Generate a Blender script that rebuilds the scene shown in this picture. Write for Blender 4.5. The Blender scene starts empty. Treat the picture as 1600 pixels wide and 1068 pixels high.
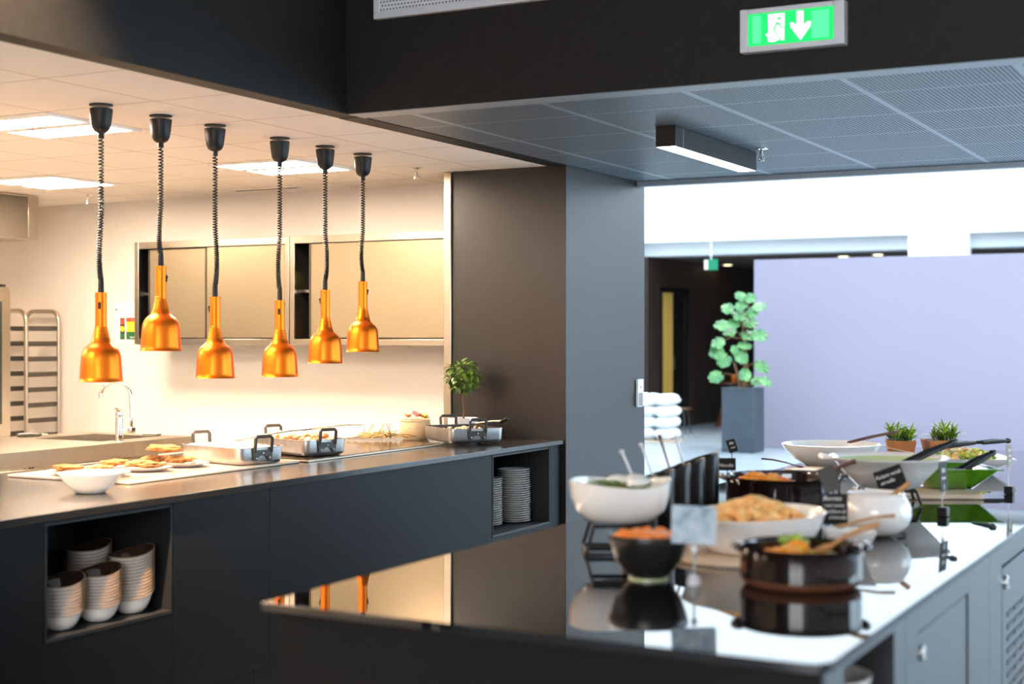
import bpy, bmesh, math, random
from mathutils import Vector, Matrix, noise

SC = bpy.context.scene
C = SC.collection
R = math.radians
PI = math.pi
rnd = random.Random(7)
CT = 0.92            # worktop height
CZ = 2.45            # low ceiling height
RX = 2.8             # inner face of the window wall

# ------------------------------------------------------------------ materials
def mat(name, col, rough=0.5, metal=0.0, spec=0.5, var=0.0, vscale=8.0, bump=0.0, bscale=60.0, coat=0.0,
        col2=None, stretch=None, emis=None, estr=0.0, trans=0.0, sss=0.0, ior=1.5, rvar=0.0):
    m = bpy.data.materials.new(name)
    m.use_nodes = True
    nt = m.node_tree
    b = nt.nodes['Principled BSDF']
    b.inputs['Base Color'].default_value = (*col, 1)
    b.inputs['Roughness'].default_value = rough
    b.inputs['Metallic'].default_value = metal
    b.inputs['Specular IOR Level'].default_value = spec
    b.inputs['IOR'].default_value = ior
    b.inputs['Coat Weight'].default_value = coat
    b.inputs['Coat Roughness'].default_value = 0.05
    b.inputs['Transmission Weight'].default_value = trans
    if sss:
        b.inputs['Subsurface Weight'].default_value = sss
        b.inputs['Subsurface Radius'].default_value = (0.02, 0.01, 0.006)
        b.inputs['Subsurface Scale'].default_value = 0.3
    if emis:
        b.inputs['Emission Color'].default_value = (*emis, 1)
        b.inputs['Emission Strength'].default_value = estr
    if var or col2 or bump or rvar:
        tc = nt.nodes.new('ShaderNodeTexCoord')
        mp = nt.nodes.new('ShaderNodeMapping')
        nt.links.new(tc.outputs['Object'], mp.inputs['Vector'])
        if stretch:
            mp.inputs['Scale'].default_value = stretch
        n = nt.nodes.new('ShaderNodeTexNoise')
        n.inputs['Scale'].default_value = vscale
        n.inputs['Detail'].default_value = 4
        nt.links.new(mp.outputs['Vector'], n.inputs['Vector'])
        if var or col2:
            mx = nt.nodes.new('ShaderNodeMix')
            mx.data_type = 'RGBA'
            c2 = col2 or tuple(max(0, c * (1 - var)) for c in col)
            mx.inputs[6].default_value = (*col, 1)
            mx.inputs[7].default_value = (*c2, 1)
            rp = nt.nodes.new('ShaderNodeMapRange')
            rp.inputs[1].default_value = 0.35
            rp.inputs[2].default_value = 0.65
            nt.links.new(n.outputs['Fac'], rp.inputs[0])
            nt.links.new(rp.outputs[0], mx.inputs[0])
            nt.links.new(mx.outputs[2], b.inputs['Base Color'])
        if rvar:
            rr = nt.nodes.new('ShaderNodeMapRange')
            rr.inputs[3].default_value = rough - rvar
            rr.inputs[4].default_value = rough + rvar
            nt.links.new(n.outputs['Fac'], rr.inputs[0])
            nt.links.new(rr.outputs[0], b.inputs['Roughness'])
        if bump:
            n2 = nt.nodes.new('ShaderNodeTexNoise')
            n2.inputs['Scale'].default_value = bscale
            n2.inputs['Detail'].default_value = 3
            nt.links.new(mp.outputs['Vector'], n2.inputs['Vector'])
            bp = nt.nodes.new('ShaderNodeBump')
            bp.inputs['Strength'].default_value = bump
            bp.inputs['Distance'].default_value = 0.01
            nt.links.new(n2.outputs['Fac'], bp.inputs['Height'])
            nt.links.new(bp.outputs['Normal'], b.inputs['Normal'])
    return m

def emit(name, col, s):
    m = bpy.data.materials.new(name)
    m.use_nodes = True
    nt = m.node_tree
    nt.nodes.remove(nt.nodes['Principled BSDF'])
    e = nt.nodes.new('ShaderNodeEmission')
    e.inputs['Color'].default_value = (*col, 1)
    e.inputs['Strength'].default_value = s
    nt.links.new(e.outputs[0], nt.nodes['Material Output'].inputs['Surface'])
    return m

def math_node(nt, op, a, b=None, c=None):
    n = nt.nodes.new('ShaderNodeMath')
    n.operation = op
    for i, x in enumerate((a, b, c)):
        if x is None:
            continue
        if isinstance(x, (int, float)):
            n.inputs[i].default_value = x
        else:
            nt.links.new(x, n.inputs[i])
    return n.outputs[0]

def line_mask(nt, co, off, pitch, w):
    """1 on a joint line of width w, repeated every pitch metres along the coordinate."""
    t = math_node(nt, 'DIVIDE', math_node(nt, 'SUBTRACT', co, off), pitch)
    f = math_node(nt, 'FRACT', t)
    d = math_node(nt, 'ABSOLUTE', math_node(nt, 'SUBTRACT', f, 0.5))
    return math_node(nt, 'GREATER_THAN', d, 0.5 - w / 2 / pitch)

def tile_mat(name, col, joint, x0, px, wx, y0, py, wy, rough=0.6, spec=0.5, hole=None, pitch=0.016, jointmax=True, metal=0.0):
    m = mat(name, col, rough, metal, spec)
    nt = m.node_tree
    b = nt.nodes['Principled BSDF']
    tc = nt.nodes.new('ShaderNodeTexCoord')
    sp = nt.nodes.new('ShaderNodeSeparateXYZ')
    nt.links.new(tc.outputs['Object'], sp.inputs[0])
    lx = line_mask(nt, sp.outputs[0], x0, px, wx)
    ly = line_mask(nt, sp.outputs[1], y0, py, wy)
    jm = math_node(nt, 'MAXIMUM', lx, ly)
    src = None
    if hole:
        fx = math_node(nt, 'SUBTRACT', math_node(nt, 'FRACT', math_node(nt, 'DIVIDE', sp.outputs[0], pitch)), 0.5)
        fy = math_node(nt, 'SUBTRACT', math_node(nt, 'FRACT', math_node(nt, 'DIVIDE', sp.outputs[1], pitch)), 0.5)
        d2 = math_node(nt, 'ADD', math_node(nt, 'MULTIPLY', fx, fx), math_node(nt, 'MULTIPLY', fy, fy))
        hm = math_node(nt, 'LESS_THAN', d2, 0.09)
        mh = nt.nodes.new('ShaderNodeMix')
        mh.data_type = 'RGBA'
        mh.inputs[6].default_value = (*col, 1)
        mh.inputs[7].default_value = (*hole, 1)
        nt.links.new(hm, mh.inputs[0])
        src = mh.outputs[2]
        sm = math_node(nt, 'MULTIPLY', math_node(nt, 'SUBTRACT', 1.0, math_node(nt, 'MULTIPLY', hm, math_node(nt, 'SUBTRACT', 1.0, jm))), spec)
        nt.links.new(sm, b.inputs['Specular IOR Level'])
    mx = nt.nodes.new('ShaderNodeMix')
    mx.data_type = 'RGBA'
    mx.inputs[6].default_value = (*col, 1)
    if src:
        nt.links.new(src, mx.inputs[6])
    mx.inputs[7].default_value = (*joint, 1)
    nt.links.new(jm, mx.inputs[0])
    nt.links.new(mx.outputs[2], b.inputs['Base Color'])
    return m

M = {}
M['wall_cream'] = mat('painted plaster', (0.72, 0.665, 0.595), 0.7, var=0.03, vscale=2, bump=0.03, bscale=120)
M['black_lam'] = mat('black laminate', (0.0036, 0.0041, 0.0050), 0.5, spec=0.2, var=0.25, vscale=40, bump=0.02, bscale=400)
M['black_paint'] = mat('black painted board', (0.014, 0.0128, 0.0122), 0.55, spec=0.2, var=0.2, vscale=30, bump=0.04, bscale=300)
M['pillar_paint'] = mat('charcoal painted board', (0.005, 0.0036, 0.003), 0.40, spec=0.55, var=0.2, vscale=30, bump=0.05, bscale=300)
M['niche'] = mat('black niche lining', (0.008, 0.008, 0.009), 0.5)
M['worktop'] = mat('satin black worktop', (0.018, 0.016, 0.015), 0.20, spec=0.7)
M['gloss_top'] = mat('polished black stone', (0.006, 0.006, 0.007), 0.02, spec=0.75)
M['isl_panel'] = mat('grey lacquered panel', (0.017, 0.021, 0.026), 0.4, spec=0.5, var=0.15, vscale=50, bump=0.03, bscale=350)
M['steel'] = mat('brushed steel', (0.52, 0.46, 0.37), 0.30, metal=1.0, var=0.10, vscale=30, stretch=(1, 1, 14), bump=0.02, bscale=150)
M['steel_door'] = mat('satin steel door', (0.31, 0.25, 0.165), 0.42, metal=0.85, var=0.06, vscale=12, stretch=(1, 1, 20))
M['steel_dark'] = mat('dark steel', (0.10, 0.09, 0.08), 0.35, metal=0.9)
M['chrome'] = mat('chrome', (0.85, 0.84, 0.82), 0.06, metal=1.0)
M['alu'] = mat('worn aluminium', (0.74, 0.73, 0.71), 0.34, metal=1.0, var=0.22, vscale=16, bump=0.04, bscale=90, rvar=0.08)
M['pan_inside'] = mat('dark browned pan inside', (0.045, 0.028, 0.02), 0.4, var=0.3)
M['cast'] = mat('cast grey handle', (0.06, 0.055, 0.05), 0.45, metal=0.6)
M['copper'] = mat('orange anodised aluminium', (0.86, 0.19, 0.014), 0.38, metal=1.0, var=0.05, vscale=20, stretch=(1, 1, 30))
M['copper_hole'] = mat('dark vent hole', (0.25, 0.06, 0.01), 0.6)
M['black_plastic'] = mat('black plastic', (0.0065, 0.0055, 0.005), 0.42, spec=0.3)
M['white_plastic'] = mat('white plastic', (0.82, 0.83, 0.84), 0.35)
M['grey_plastic'] = mat('pale grey frame', (0.62, 0.64, 0.68), 0.35, metal=0.2)
M['ceramic'] = mat('white glazed ceramic', (0.87, 0.84, 0.80), 0.15, coat=0.5)
M['stoneware'] = mat('cream stoneware', (0.74, 0.68, 0.62), 0.2, coat=0.4, var=0.05, vscale=10)
M['brown_glaze'] = mat('dark brown glaze', (0.035, 0.018, 0.011), 0.1, coat=0.8)
M['tan_rim'] = mat('tan unglazed rim', (0.50, 0.33, 0.19), 0.45)
M['black_glaze'] = mat('black brown glaze', (0.012, 0.006, 0.005), 0.09, spec=0.4, coat=0.35)
M['terracotta_raw'] = mat('brown clay foot', (0.16, 0.06, 0.03), 0.4, var=0.2)
M['jar_black'] = mat('black jar glaze', (0.006, 0.004, 0.004), 0.32, spec=0.22)
M['black_bowl'] = mat('matt black stoneware', (0.014, 0.013, 0.012), 0.3)
M['green_glaze'] = mat('leaf green glaze', (0.10, 0.30, 0.008), 0.07, coat=1.0, var=0.35, vscale=14, trans=0.0)
M['pale_green'] = mat('pale green glaze', (0.62, 0.72, 0.40), 0.15, coat=0.6)
M['wood_light'] = mat('pale wood board', (0.72, 0.55, 0.40), 0.45, var=0.2, vscale=6, stretch=(1, 14, 1))
M['wood_spoon'] = mat('warm wood', (0.55, 0.27, 0.10), 0.45, var=0.25, vscale=20)
M['wood_dark'] = mat('brown stained wood', (0.14, 0.05, 0.025), 0.4, var=0.3, vscale=8, stretch=(1, 1, 6))
M['chalk'] = mat('chalkboard card', (0.014, 0.012, 0.012), 0.6, spec=0.2)
M['chalk_sky_sheen'] = mat('slate card with sky sheen', (0.20, 0.29, 0.36), 0.12, spec=0.8, col2=(0.48, 0.56, 0.62), vscale=26)  # sky reflection put into the lighter blue-grey; pale blotches are smudged chalk
M['chalk_white'] = mat('chalk lettering', (0.85, 0.83, 0.80), 0.6)
M['card_tan'] = mat('brown grey card', (0.22, 0.15, 0.11), 0.6)
M['rod'] = mat('clear acrylic rod', (0.8, 0.82, 0.84), 0.1, trans=0.5)
M['terracotta'] = mat('orange clay pot', (0.55, 0.19, 0.05), 0.6, var=0.2, vscale=12)
M['soil'] = mat('soil', (0.04, 0.025, 0.015), 0.9)
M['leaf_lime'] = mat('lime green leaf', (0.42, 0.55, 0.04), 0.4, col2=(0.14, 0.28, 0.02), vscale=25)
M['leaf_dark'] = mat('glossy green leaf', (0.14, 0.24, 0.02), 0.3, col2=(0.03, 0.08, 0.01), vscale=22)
M['leaf_mid'] = mat('mid green leaf', (0.17, 0.28, 0.03), 0.35, col2=(0.06, 0.13, 0.012), vscale=25)
M['leaf_mint'] = mat('soft green lobed leaf', (0.12, 0.30, 0.085), 0.3, col2=(0.03, 0.14, 0.04), vscale=5)
M['trunk'] = mat('brown stem', (0.20, 0.09, 0.035), 0.7, var=0.4, vscale=50)
M['planter'] = mat('slate blue planter', (0.045, 0.06, 0.075), 0.45, var=0.2, vscale=6)
M['purple'] = mat('lavender painted panel', (0.28, 0.24, 0.30), 0.55, var=0.02, vscale=1)
M['white_wall'] = mat('white painted wall', (0.88, 0.89, 0.90), 0.6)
M['beam_grey'] = mat('grey beam', (0.52, 0.54, 0.545), 0.6)
M['lobby_dark'] = mat('dark brown panelling', (0.040, 0.023, 0.016), 0.5, var=0.3, vscale=6, stretch=(1, 1, 0.2))
M['lobby_ceil'] = mat('dark lobby ceiling', (0.10, 0.075, 0.065), 0.7)
M['yellow_room'] = mat('yellow door edge', (0.80, 0.48, 0.10), 0.5)
M['floor'] = mat('polished grey concrete', (0.36, 0.40, 0.43), 0.24, spec=0.6, var=0.15, vscale=1.2, rvar=0.04)
M['crust'] = mat('golden breadcrumb crust', (0.30, 0.11, 0.02), 0.8, col2=(0.52, 0.25, 0.07), vscale=45, bump=0.9, bscale=160)
M['orange_mash'] = mat('orange lentil mash', (0.90, 0.20, 0.012), 0.4, col2=(0.95, 0.30, 0.03), vscale=30, bump=0.3, bscale=70)
M['squash'] = mat('roast squash', (0.96, 0.42, 0.04), 0.35, col2=(0.85, 0.24, 0.02), vscale=25, sss=0.1)
M['pasta'] = mat('golden bulgur', (0.95, 0.62, 0.26), 0.5, col2=(0.92, 0.42, 0.10), vscale=35, bump=0.5, bscale=90)
M['potato'] = mat('pale potato', (0.88, 0.78, 0.55), 0.4, col2=(0.8, 0.6, 0.3), vscale=20)
M['cream'] = mat('white creamy sauce', (0.88, 0.84, 0.76), 0.35, bump=0.15, bscale=40)
M['meat'] = mat('browned meat', (0.42, 0.17, 0.06), 0.45, col2=(0.6, 0.3, 0.12), vscale=25)
M['salad_leaf'] = mat('salad leaf', (0.16, 0.30, 0.03), 0.35, col2=(0.30, 0.40, 0.08), vscale=25)
M['mozz'] = mat('white cheese', (0.86, 0.84, 0.80), 0.35)
M['noodle'] = mat('yellow pasta', (0.86, 0.68, 0.14), 0.4, col2=(0.62, 0.60, 0.06), vscale=30)
M['ysoup'] = mat('mustard yellow sauce', (0.78, 0.45, 0.10), 0.3)
M['straw'] = mat('dry straw', (0.46, 0.33, 0.12), 0.7, col2=(0.28, 0.18, 0.05), vscale=20)
M['wicker'] = mat('cream woven basket', (0.60, 0.45, 0.26), 0.7, bump=0.8, bscale=70)
M['pink'] = mat('pink petal', (0.85, 0.14, 0.22), 0.5, col2=(0.9, 0.5, 0.4), vscale=20)
M['yellow'] = mat('yellow petal', (0.9, 0.62, 0.05), 0.5)
M['peach'] = mat('peach petal', (0.9, 0.50, 0.30), 0.5)
M['hot_slab'] = mat('pale warming slab', (0.60, 0.48, 0.38), 0.3, var=0.1, vscale=14)
M['hot_glass'] = mat('brown glass hob', (0.045, 0.028, 0.018), 0.12, spec=0.7)
M['sign_green'] = emit('lit exit green', (0.02, 0.80, 0.16), 1.0)
M['sign_glow'] = emit('lit exit pale green', (0.10, 0.86, 0.33), 1.0)
M['sign_white'] = emit('lit exit white', (0.95, 0.97, 0.92), 1.2)
M['red'] = mat('red print', (0.62, 0.06, 0.03), 0.5)
M['amber'] = mat('yellow print', (0.85, 0.62, 0.02), 0.5)
M['dgreen'] = mat('green print', (0.02, 0.12, 0.04), 0.5)
M['ink'] = mat('black print', (0.02, 0.02, 0.02), 0.5)
M['grey_ink'] = mat('grey print', (0.42, 0.36, 0.30), 0.5)
M['blue_ink'] = mat('blue print', (0.03, 0.10, 0.22), 0.5)
M['paper'] = mat('white paper', (0.84, 0.80, 0.74), 0.5)
M['linen'] = mat('white folded cloth', (0.85, 0.86, 0.88), 0.8, bump=0.5, bscale=9)
M['oven_glass'] = mat('dark oven glass', (0.02, 0.022, 0.02), 0.08)
M['troffer'] = emit('warm tube light', (1.0, 0.80, 0.62), 78.0)
M['troffer_frame'] = mat('white enamel frame', (0.85, 0.80, 0.74), 0.4)
M['linear'] = emit('white lamp diffuser', (1.0, 0.93, 0.95), 5.0)
M['bulb'] = emit('heat lamp bulb', (1.0, 0.62, 0.25), 30.0)
M['down'] = emit('warm downlight', (1.0, 0.80, 0.38), 10.0)
M['sky_wash'] = emit('skylight glass bright', (0.90, 0.96, 1.0), 10.0)
M['sky_main'] = emit('skylight glass', (0.66, 0.85, 1.0), 6.0)
M['window'] = emit('daylit window', (0.90, 0.95, 1.0), 0.8)
M['window_low'] = emit('daylit low window', (0.62, 0.83, 1.0), 9.0)
M['window_far'] = emit('daylit atrium window', (0.66, 0.85, 1.0), 4.0)
M['window_back'] = emit('daylit rear window', (0.95, 0.96, 1.0), 11.0)
M['tile_kitchen'] = tile_mat('kitchen ceiling tiles', (0.90, 0.84, 0.77), (0.46, 0.36, 0.25), -4.07, 0.6, 0.007, 5.80, 0.6, 0.007, 0.75)
M['tile_hall'] = tile_mat('perforated metal ceiling tiles', (0.15, 0.19, 0.225), (0.25, 0.31, 0.355), -2.09, 0.62, 0.030, 5.76, 0.59, 0.013, 0.36, 0.6, hole=(0.045, 0.056, 0.066), pitch=0.017)

# ------------------------------------------------------------------ mesh builder
_ico = {}
def ico(sub):
    if sub not in _ico:
        bm = bmesh.new()
        bmesh.ops.create_icosphere(bm, subdivisions=sub, radius=1)
        _ico[sub] = ([v.co.copy() for v in bm.verts], [tuple(v.index for v in f.verts) for f in bm.faces])
        bm.free()
    return _ico[sub]

class MB:
    def __init__(s):
        s.v, s.f, s.mi = [], [], []
    def add(s, vs, fs, mat=0, T=None):
        b = len(s.v)
        s.v.extend([(T @ Vector(v)) if T is not None else Vector(v) for v in vs])
        for f in fs:
            s.f.append(tuple(b + i for i in f))
            s.mi.append(mat)
        return s
    def box(s, a, b, mat=0, T=None):
        x0, y0, z0 = a; x1, y1, z1 = b
        vs = [(x, y, z) for z in (z0, z1) for y in (y0, y1) for x in (x0, x1)]
        return s.add(vs, [(0, 2, 3, 1), (4, 5, 7, 6), (0, 1, 5, 4), (2, 6, 7, 3), (0, 4, 6, 2), (1, 3, 7, 5)], mat, T)
    def lathe(s, prof, n=32, mat=0, T=None, fn=None, sx=1.0, sy=1.0, mats=None):
        vs, ring = [], []
        for k, (r, z) in enumerate(prof):
            if r < 1e-6:
                ring.append([len(vs)]); vs.append(Vector((0, 0, z)))
            else:
                ring.append(list(range(len(vs), len(vs) + n)))
                for i in range(n):
                    a = 2 * PI * i / n
                    vs.append(Vector((r * math.cos(a) * sx, r * math.sin(a) * sy, z)))
        if fn:
            vs = [fn(v) for v in vs]
        for k in range(len(prof) - 1):
            A, B = ring[k], ring[k + 1]
            fs = []
            for i in range(n):
                j = (i + 1) % n
                if len(A) == 1 and len(B) == 1: continue
                if len(A) == 1: fs.append((A[0], B[j], B[i]))
                elif len(B) == 1: fs.append((A[i], A[j], B[0]))
                else: fs.append((A[i], A[j], B[j], B[i]))
            b0 = len(s.v) if k == 0 else b0
            if k == 0:
                s.v.extend([(T @ v) if T is not None else v for v in vs])
            for f in fs:
                s.f.append(tuple(b0 + i for i in f))
                s.mi.append(mats[k] if mats else mat)
        return s
    def cyl(s, r, z0, z1, n=24, mat=0, T=None, r2=None):
        r2 = r if r2 is None else r2
        return s.lathe([(0, z0), (r, z0), (r2, z1), (0, z1)], n, mat, T)
    def tube(s, pts, r, n=8, mat=0, T=None, closed=False):
        pts = [Vector(p) for p in pts]
        N = len(pts)
        rs = r if isinstance(r, (list, tuple)) else [r] * N
        vs, fs = [], []
        up = None
        for i, p in enumerate(pts):
            a = pts[(i - 1) % N] if (closed or i > 0) else p
            b = pts[(i + 1) % N] if (closed or i < N - 1) else p
            d = (b - a)
            d = d.normalized() if d.length > 1e-9 else Vector((0, 0, 1))
            if up is None:
                up = d.orthogonal().normalized()
            up = (up - d * up.dot(d))
            up = up.normalized() if up.length > 1e-6 else d.orthogonal().normalized()
            w = d.cross(up)
            for k in range(n):
                t = 2 * PI * k / n
                vs.append(p + (up * math.cos(t) + w * math.sin(t)) * rs[i])
        for i in range(N if closed else N - 1):
            for k in range(n):
                a, b = i * n + k, i * n + (k + 1) % n
                c, d = ((i + 1) % N) * n + (k + 1) % n, ((i + 1) % N) * n + k
                fs.append((a, b, c, d))
        if not closed:
            fs.append(tuple(range(n))[::-1]); fs.append(tuple((N - 1) * n + k for k in range(n)))
        return s.add(vs, fs, mat, T)
    def prism(s, poly, z0, z1, mat=0, T=None):
        n = len(poly)
        vs = [(x, y, z0) for x, y in poly] + [(x, y, z1) for x, y in poly]
        fs = [tuple(range(n))[::-1], tuple(range(n, 2 * n))] + [(i, (i + 1) % n, n + (i + 1) % n, n + i) for i in range(n)]
        return s.add(vs, fs, mat, T)
    def blob(s, c, r, seed=0, amp=0.15, sub=2, mat=0, freq=1.6, rot=None):
        V, F = ico(sub)
        r = r if isinstance(r, (tuple, list)) else (r, r, r)
        o = Vector((seed * 3.17, seed * 1.31, seed * 7.7))
        out = []
        for v in V:
            k = 1 + amp * noise.noise(v * freq + o)
            p = Vector((v.x * r[0] * k, v.y * r[1] * k, v.z * r[2] * k))
            if rot is not None: p = rot @ p
            out.append(p + Vector(c))
        return s.add(out, F, mat)
    def leaf(s, p, d, L, W, up=(0, 0, 1), curl=0.3, mat=0, n=4, tip=0.0):
        p, d, up = Vector(p), Vector(d).normalized(), Vector(up)
        side = d.cross(up)
        side = side.normalized() if side.length > 1e-5 else d.orthogonal().normalized()
        nn = side.cross(d)
        vs, fs = [], []
        for i in range(n + 1):
            t = i / n
            w = W * (math.sin(PI * min(1, t * 0.92 + 0.04)) ** 0.8) * 0.5
            c = p + d * (L * t) - nn * (curl * L * t * t)
            vs += [c - side * w + nn * w * 0.25, c, c + side * w + nn * w * 0.25]
        for i in range(n):
            a = i * 3
            fs += [(a, a + 1, a + 4, a + 3), (a + 1, a + 2, a + 5, a + 4)]
        return s.add(vs, fs, mat)
    def build(s, name, mats, parent=None, bevel=0.0, smooth=True, ang=38, kind=None, loc=None, seg=2, rot=None):
        me = bpy.data.meshes.new(name)
        me.from_pydata([tuple(v) for v in s.v], [], s.f)
        mats = mats if isinstance(mats, (list, tuple)) else [mats]
        for m in mats:
            me.materials.append(m)
        me.polygons.foreach_set('material_index', s.mi)
        if smooth:
            me.polygons.foreach_set('use_smooth', [True] * len(s.f))
            try: me.set_sharp_from_angle(angle=R(ang))
            except Exception: pass
        me.update()
        o = bpy.data.objects.new(name, me)
        C.objects.link(o)
        if parent is not None: o.parent = parent
        if loc is not None: o.location = loc
        if rot is not None: o.rotation_euler = rot
        if bevel:
            b = o.modifiers.new('bevel', 'BEVEL')
            b.width = bevel; b.segments = seg; b.limit_method = 'ANGLE'; b.angle_limit = R(50)
        if kind: o['kind'] = kind
        return o

def tag(o, label, cat, group=None, kind=None):
    o['label'] = label; o['category'] = cat
    if group: o['group'] = group
    if kind: o['kind'] = kind
    return o
def thing(name, label, cat, loc=(0, 0, 0), rz=0.0, group=None):
    o = bpy.data.objects.new(name, None)
    C.objects.link(o)
    o.empty_display_size = 0.05
    o.location = loc; o.rotation_euler = (0, 0, rz)
    return tag(o, label, cat, group)
def struct(name, mb, m, bevel=0.0, **k):
    return mb.build(name, m, kind='structure', bevel=bevel, **k)
def copy_tree(o, parent=None):
    c = o.copy(); C.objects.link(c)
    if parent is not None: c.parent = parent
    for ch in [x for x in bpy.data.objects if x.parent == o]:
        copy_tree(ch, c)
    return c
def TR(x=0, y=0, z=0, rx=0, ry=0, rz=0, s=1.0):
    return Matrix.Translation((x, y, z)) @ Matrix.Rotation(rz, 4, 'Z') @ Matrix.Rotation(ry, 4, 'Y') @ Matrix.Rotation(rx, 4, 'X') @ Matrix.Scale(s, 4)
def text(mb, body, size, T, mat=0, shear=0.25, depth=0.0004, align='CENTER'):
    cu = bpy.data.curves.new('lettering', 'FONT')
    cu.body = body; cu.size = size; cu.align_x = align; cu.align_y = 'CENTER'
    cu.extrude = depth; cu.shear = shear; cu.resolution_u = 3
    ob = bpy.data.objects.new('lettering_source', cu)
    C.objects.link(ob)
    dg = bpy.context.evaluated_depsgraph_get(); dg.update()
    me = bpy.data.meshes.new_from_object(ob.evaluated_get(dg))
    mb.add([v.co.copy() for v in me.vertices], [tuple(p.vertices) for p in me.polygons], mat, T)
    bpy.data.objects.remove(ob); bpy.data.curves.remove(cu); bpy.data.meshes.remove(me)

# ------------------------------------------------------------------ setting
struct('floor', MB().box((-12, -6, -0.15), (8, 30, 0)), M['floor'])
struct('floor_kitchen', MB().box((-11, -1.2, 0.0), (-4.72, 7.95, 0.006)), mat('pale kitchen floor', (0.78, 0.72, 0.64), 0.4, var=0.05))  # unseen pale floor, added to bounce light up to the kitchen ceiling
struct('ceiling_kitchen', MB().box((-11, -1.2, CZ), (-3.68, 7.95, CZ + 0.12)), M['tile_kitchen'])
struct('ceiling_hall', MB().box((-3.56, 5.36, CZ), (RX, 8.46, CZ + 0.12)), M['tile_hall'])
struct('trim_hall_edge', MB().box((-3.57, 5.251, CZ - 0.004), (RX, 5.372, CZ - 0.0005)).box((-3.57, 8.40, CZ - 0.03), (RX, 8.47, CZ - 0.0005)), mat('ceiling edge strip', (0.26, 0.30, 0.335), 0.4, spec=0.6), bevel=0.002)
struct('wall_soffit_left', MB().box((-3.68, -5, CZ), (-3.58, 5.25, 4.4)), M['black_paint'])
struct('wall_soffit_right', MB().box((-3.68, 5.25, CZ), (RX, 5.34, 4.4)), M['black_paint'])
struct('trim_soffit', MB().box((-3.68, 5.34, CZ - 0.002), (-3.57, 7.39, CZ + 0.12)), M['black_paint'])
struct('wall_pillar', MB().box((-4.30, 7.39, 0), (-3.57, 8.52, CZ + 0.13)), M['pillar_paint'], bevel=0.002)
struct('trim_pillar_corner', MB().box((-4.352, 7.375, CZ - 1.53), (-4.302, 7.46, CZ - 0.003)), M['steel'], bevel=0.004)
struct('wall_kitchen_back', MB().box((-11, 7.95, 0), (-4.30, 8.1, CZ + 0.12)), M['wall_cream'])
struct('wall_kitchen_left', MB().box((-11.1, -1.2, 0), (-11, 8.1, CZ + 0.12)), M['wall_cream'])
struct('wall_kitchen_front', MB().box((-11, -1.3, 0), (-3.58, -1.2, CZ + 0.12)), M['wall_cream'])
# tall hall behind and to the right of the viewer
struct('ceiling_tall_hall', MB().box((-3.68, -5.1, 4.4), (RX, 5.34, 4.55)), M['beam_grey'])

rw = MB().box((RX, -5, 0), (RX + .15, 21, 0.5)).box((RX, -5, 3.9), (RX + .15, 21, 7.2)).box((RX, -5, 0.5), (RX + .15, -3.5, 3.9)).box((RX, 5.0, 0.5), (RX + .15, 5.4, 3.9)).box((RX, 5.4, 2.4), (RX + .15, 8.4, 3.9)).box((RX, 8.4, 0.5), (RX + .15, 9.5, 3.9)).box((RX, 20, 0.5), (RX + .15, 21, 3.9))
struct('wall_right', rw, M['white_wall'])
def window(name, axis, at, u0, u1, z0, z1, nu, m, side=-1):
    fr, pn = MB(), MB()
    def bx(mb, ua, ub, za, zb, d0, d1):
        if axis == 'x': mb.box((at + d0, ua, za), (at + d1, ub, zb))
        else: mb.box((ua, at + d0, za), (ub, at + d1, zb))
    t = 0.06
    for i in range(nu + 1):
        u = u0 + (u1 - u0) * i / nu
        bx(fr, max(u0, u - t / 2), min(u1, u + t / 2), z0, z1, 0.0, 0.09)
    for z in (z0, z0 + (z1 - z0) * 0.33, z1 - t):
        bx(fr, u0, u1, z, z + t, 0.005, 0.085)
    o = struct(name, fr, M['black_plastic'])
    bx(pn, u0, u1, z0, z1, 0.04, 0.05)
    pn.build('pane', m, o)
    return o
window('window_1', 'x', RX + 0.02, -3.5, 5.0, 0.5, 3.9, 6, M['window'])
window('window_6', 'x', RX + 0.02, 5.4, 8.4, 0.5, 2.4, 3, M['window_low'])
window('window_2', 'x', RX + 0.02, 9.5, 20, 0.5, 3.9, 6, M['window_far'])
bw = MB().box((-3.68, -5.15, 0), (-1.6, -5, 4.4)).box((2.2, -5.15, 0), (RX, -5, 4.4)).box((-1.6, -5.15, 0), (2.2, -5, 0.9)).box((-1.6, -5.15, 3.3), (2.2, -5, 4.4))
struct('wall_behind', bw, M['white_wall'])
window('window_3', 'y', -5.12, -1.6, 2.2, 0.9, 3.3, 2, M['window_back'])
struct('wall_left_low', MB().box((-3.68, -5, 0), (-3.60, -1.2, CZ)), M['black_paint'])
# atrium beyond the low ceiling
struct('wall_atrium_front', MB().box((-9.2, 8.48, CZ + 0.13), (RX, 8.6, 7.2)), M['white_wall'])
struct('wall_atrium_left', MB().box((-9.3, 8.1, 0), (-9.2, 21, 7.2)), M['white_wall'])
struct('wall_bulkhead', MB().box((-12, 21, 2.93), (8, 21.15, 7.2)), M['white_wall'])
struct('trim_bulkhead_beam', MB().box((-12, 21.16, 2.725), (8, 21.6, 2.93)), M['beam_grey'])
struct('wall_column', MB().box((-4.70, 20.65, 0), (-3.95, 21.2, 2.93)), M['white_wall'], bevel=0.01)
ac = MB().box((-9.2, 8.6, 7.0), (RX, 11, 7.2)).box((-9.2, 17, 7.0), (RX, 19.2, 7.2)).box((-9.2, 11, 7.0), (-7.5, 17, 7.2)).box((1.8, 11, 7.0), (RX, 17, 7.2))
struct('ceiling_atrium', ac, M['white_wall'])
struct('window_4', MB().box((-7.5, 11, 7.1), (1.8, 17, 7.12)), M['sky_main'])
struct('window_5', MB().box((-9.2, 19.2, 7.1), (RX, 20.98, 7.12)), M['sky_wash'])
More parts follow.
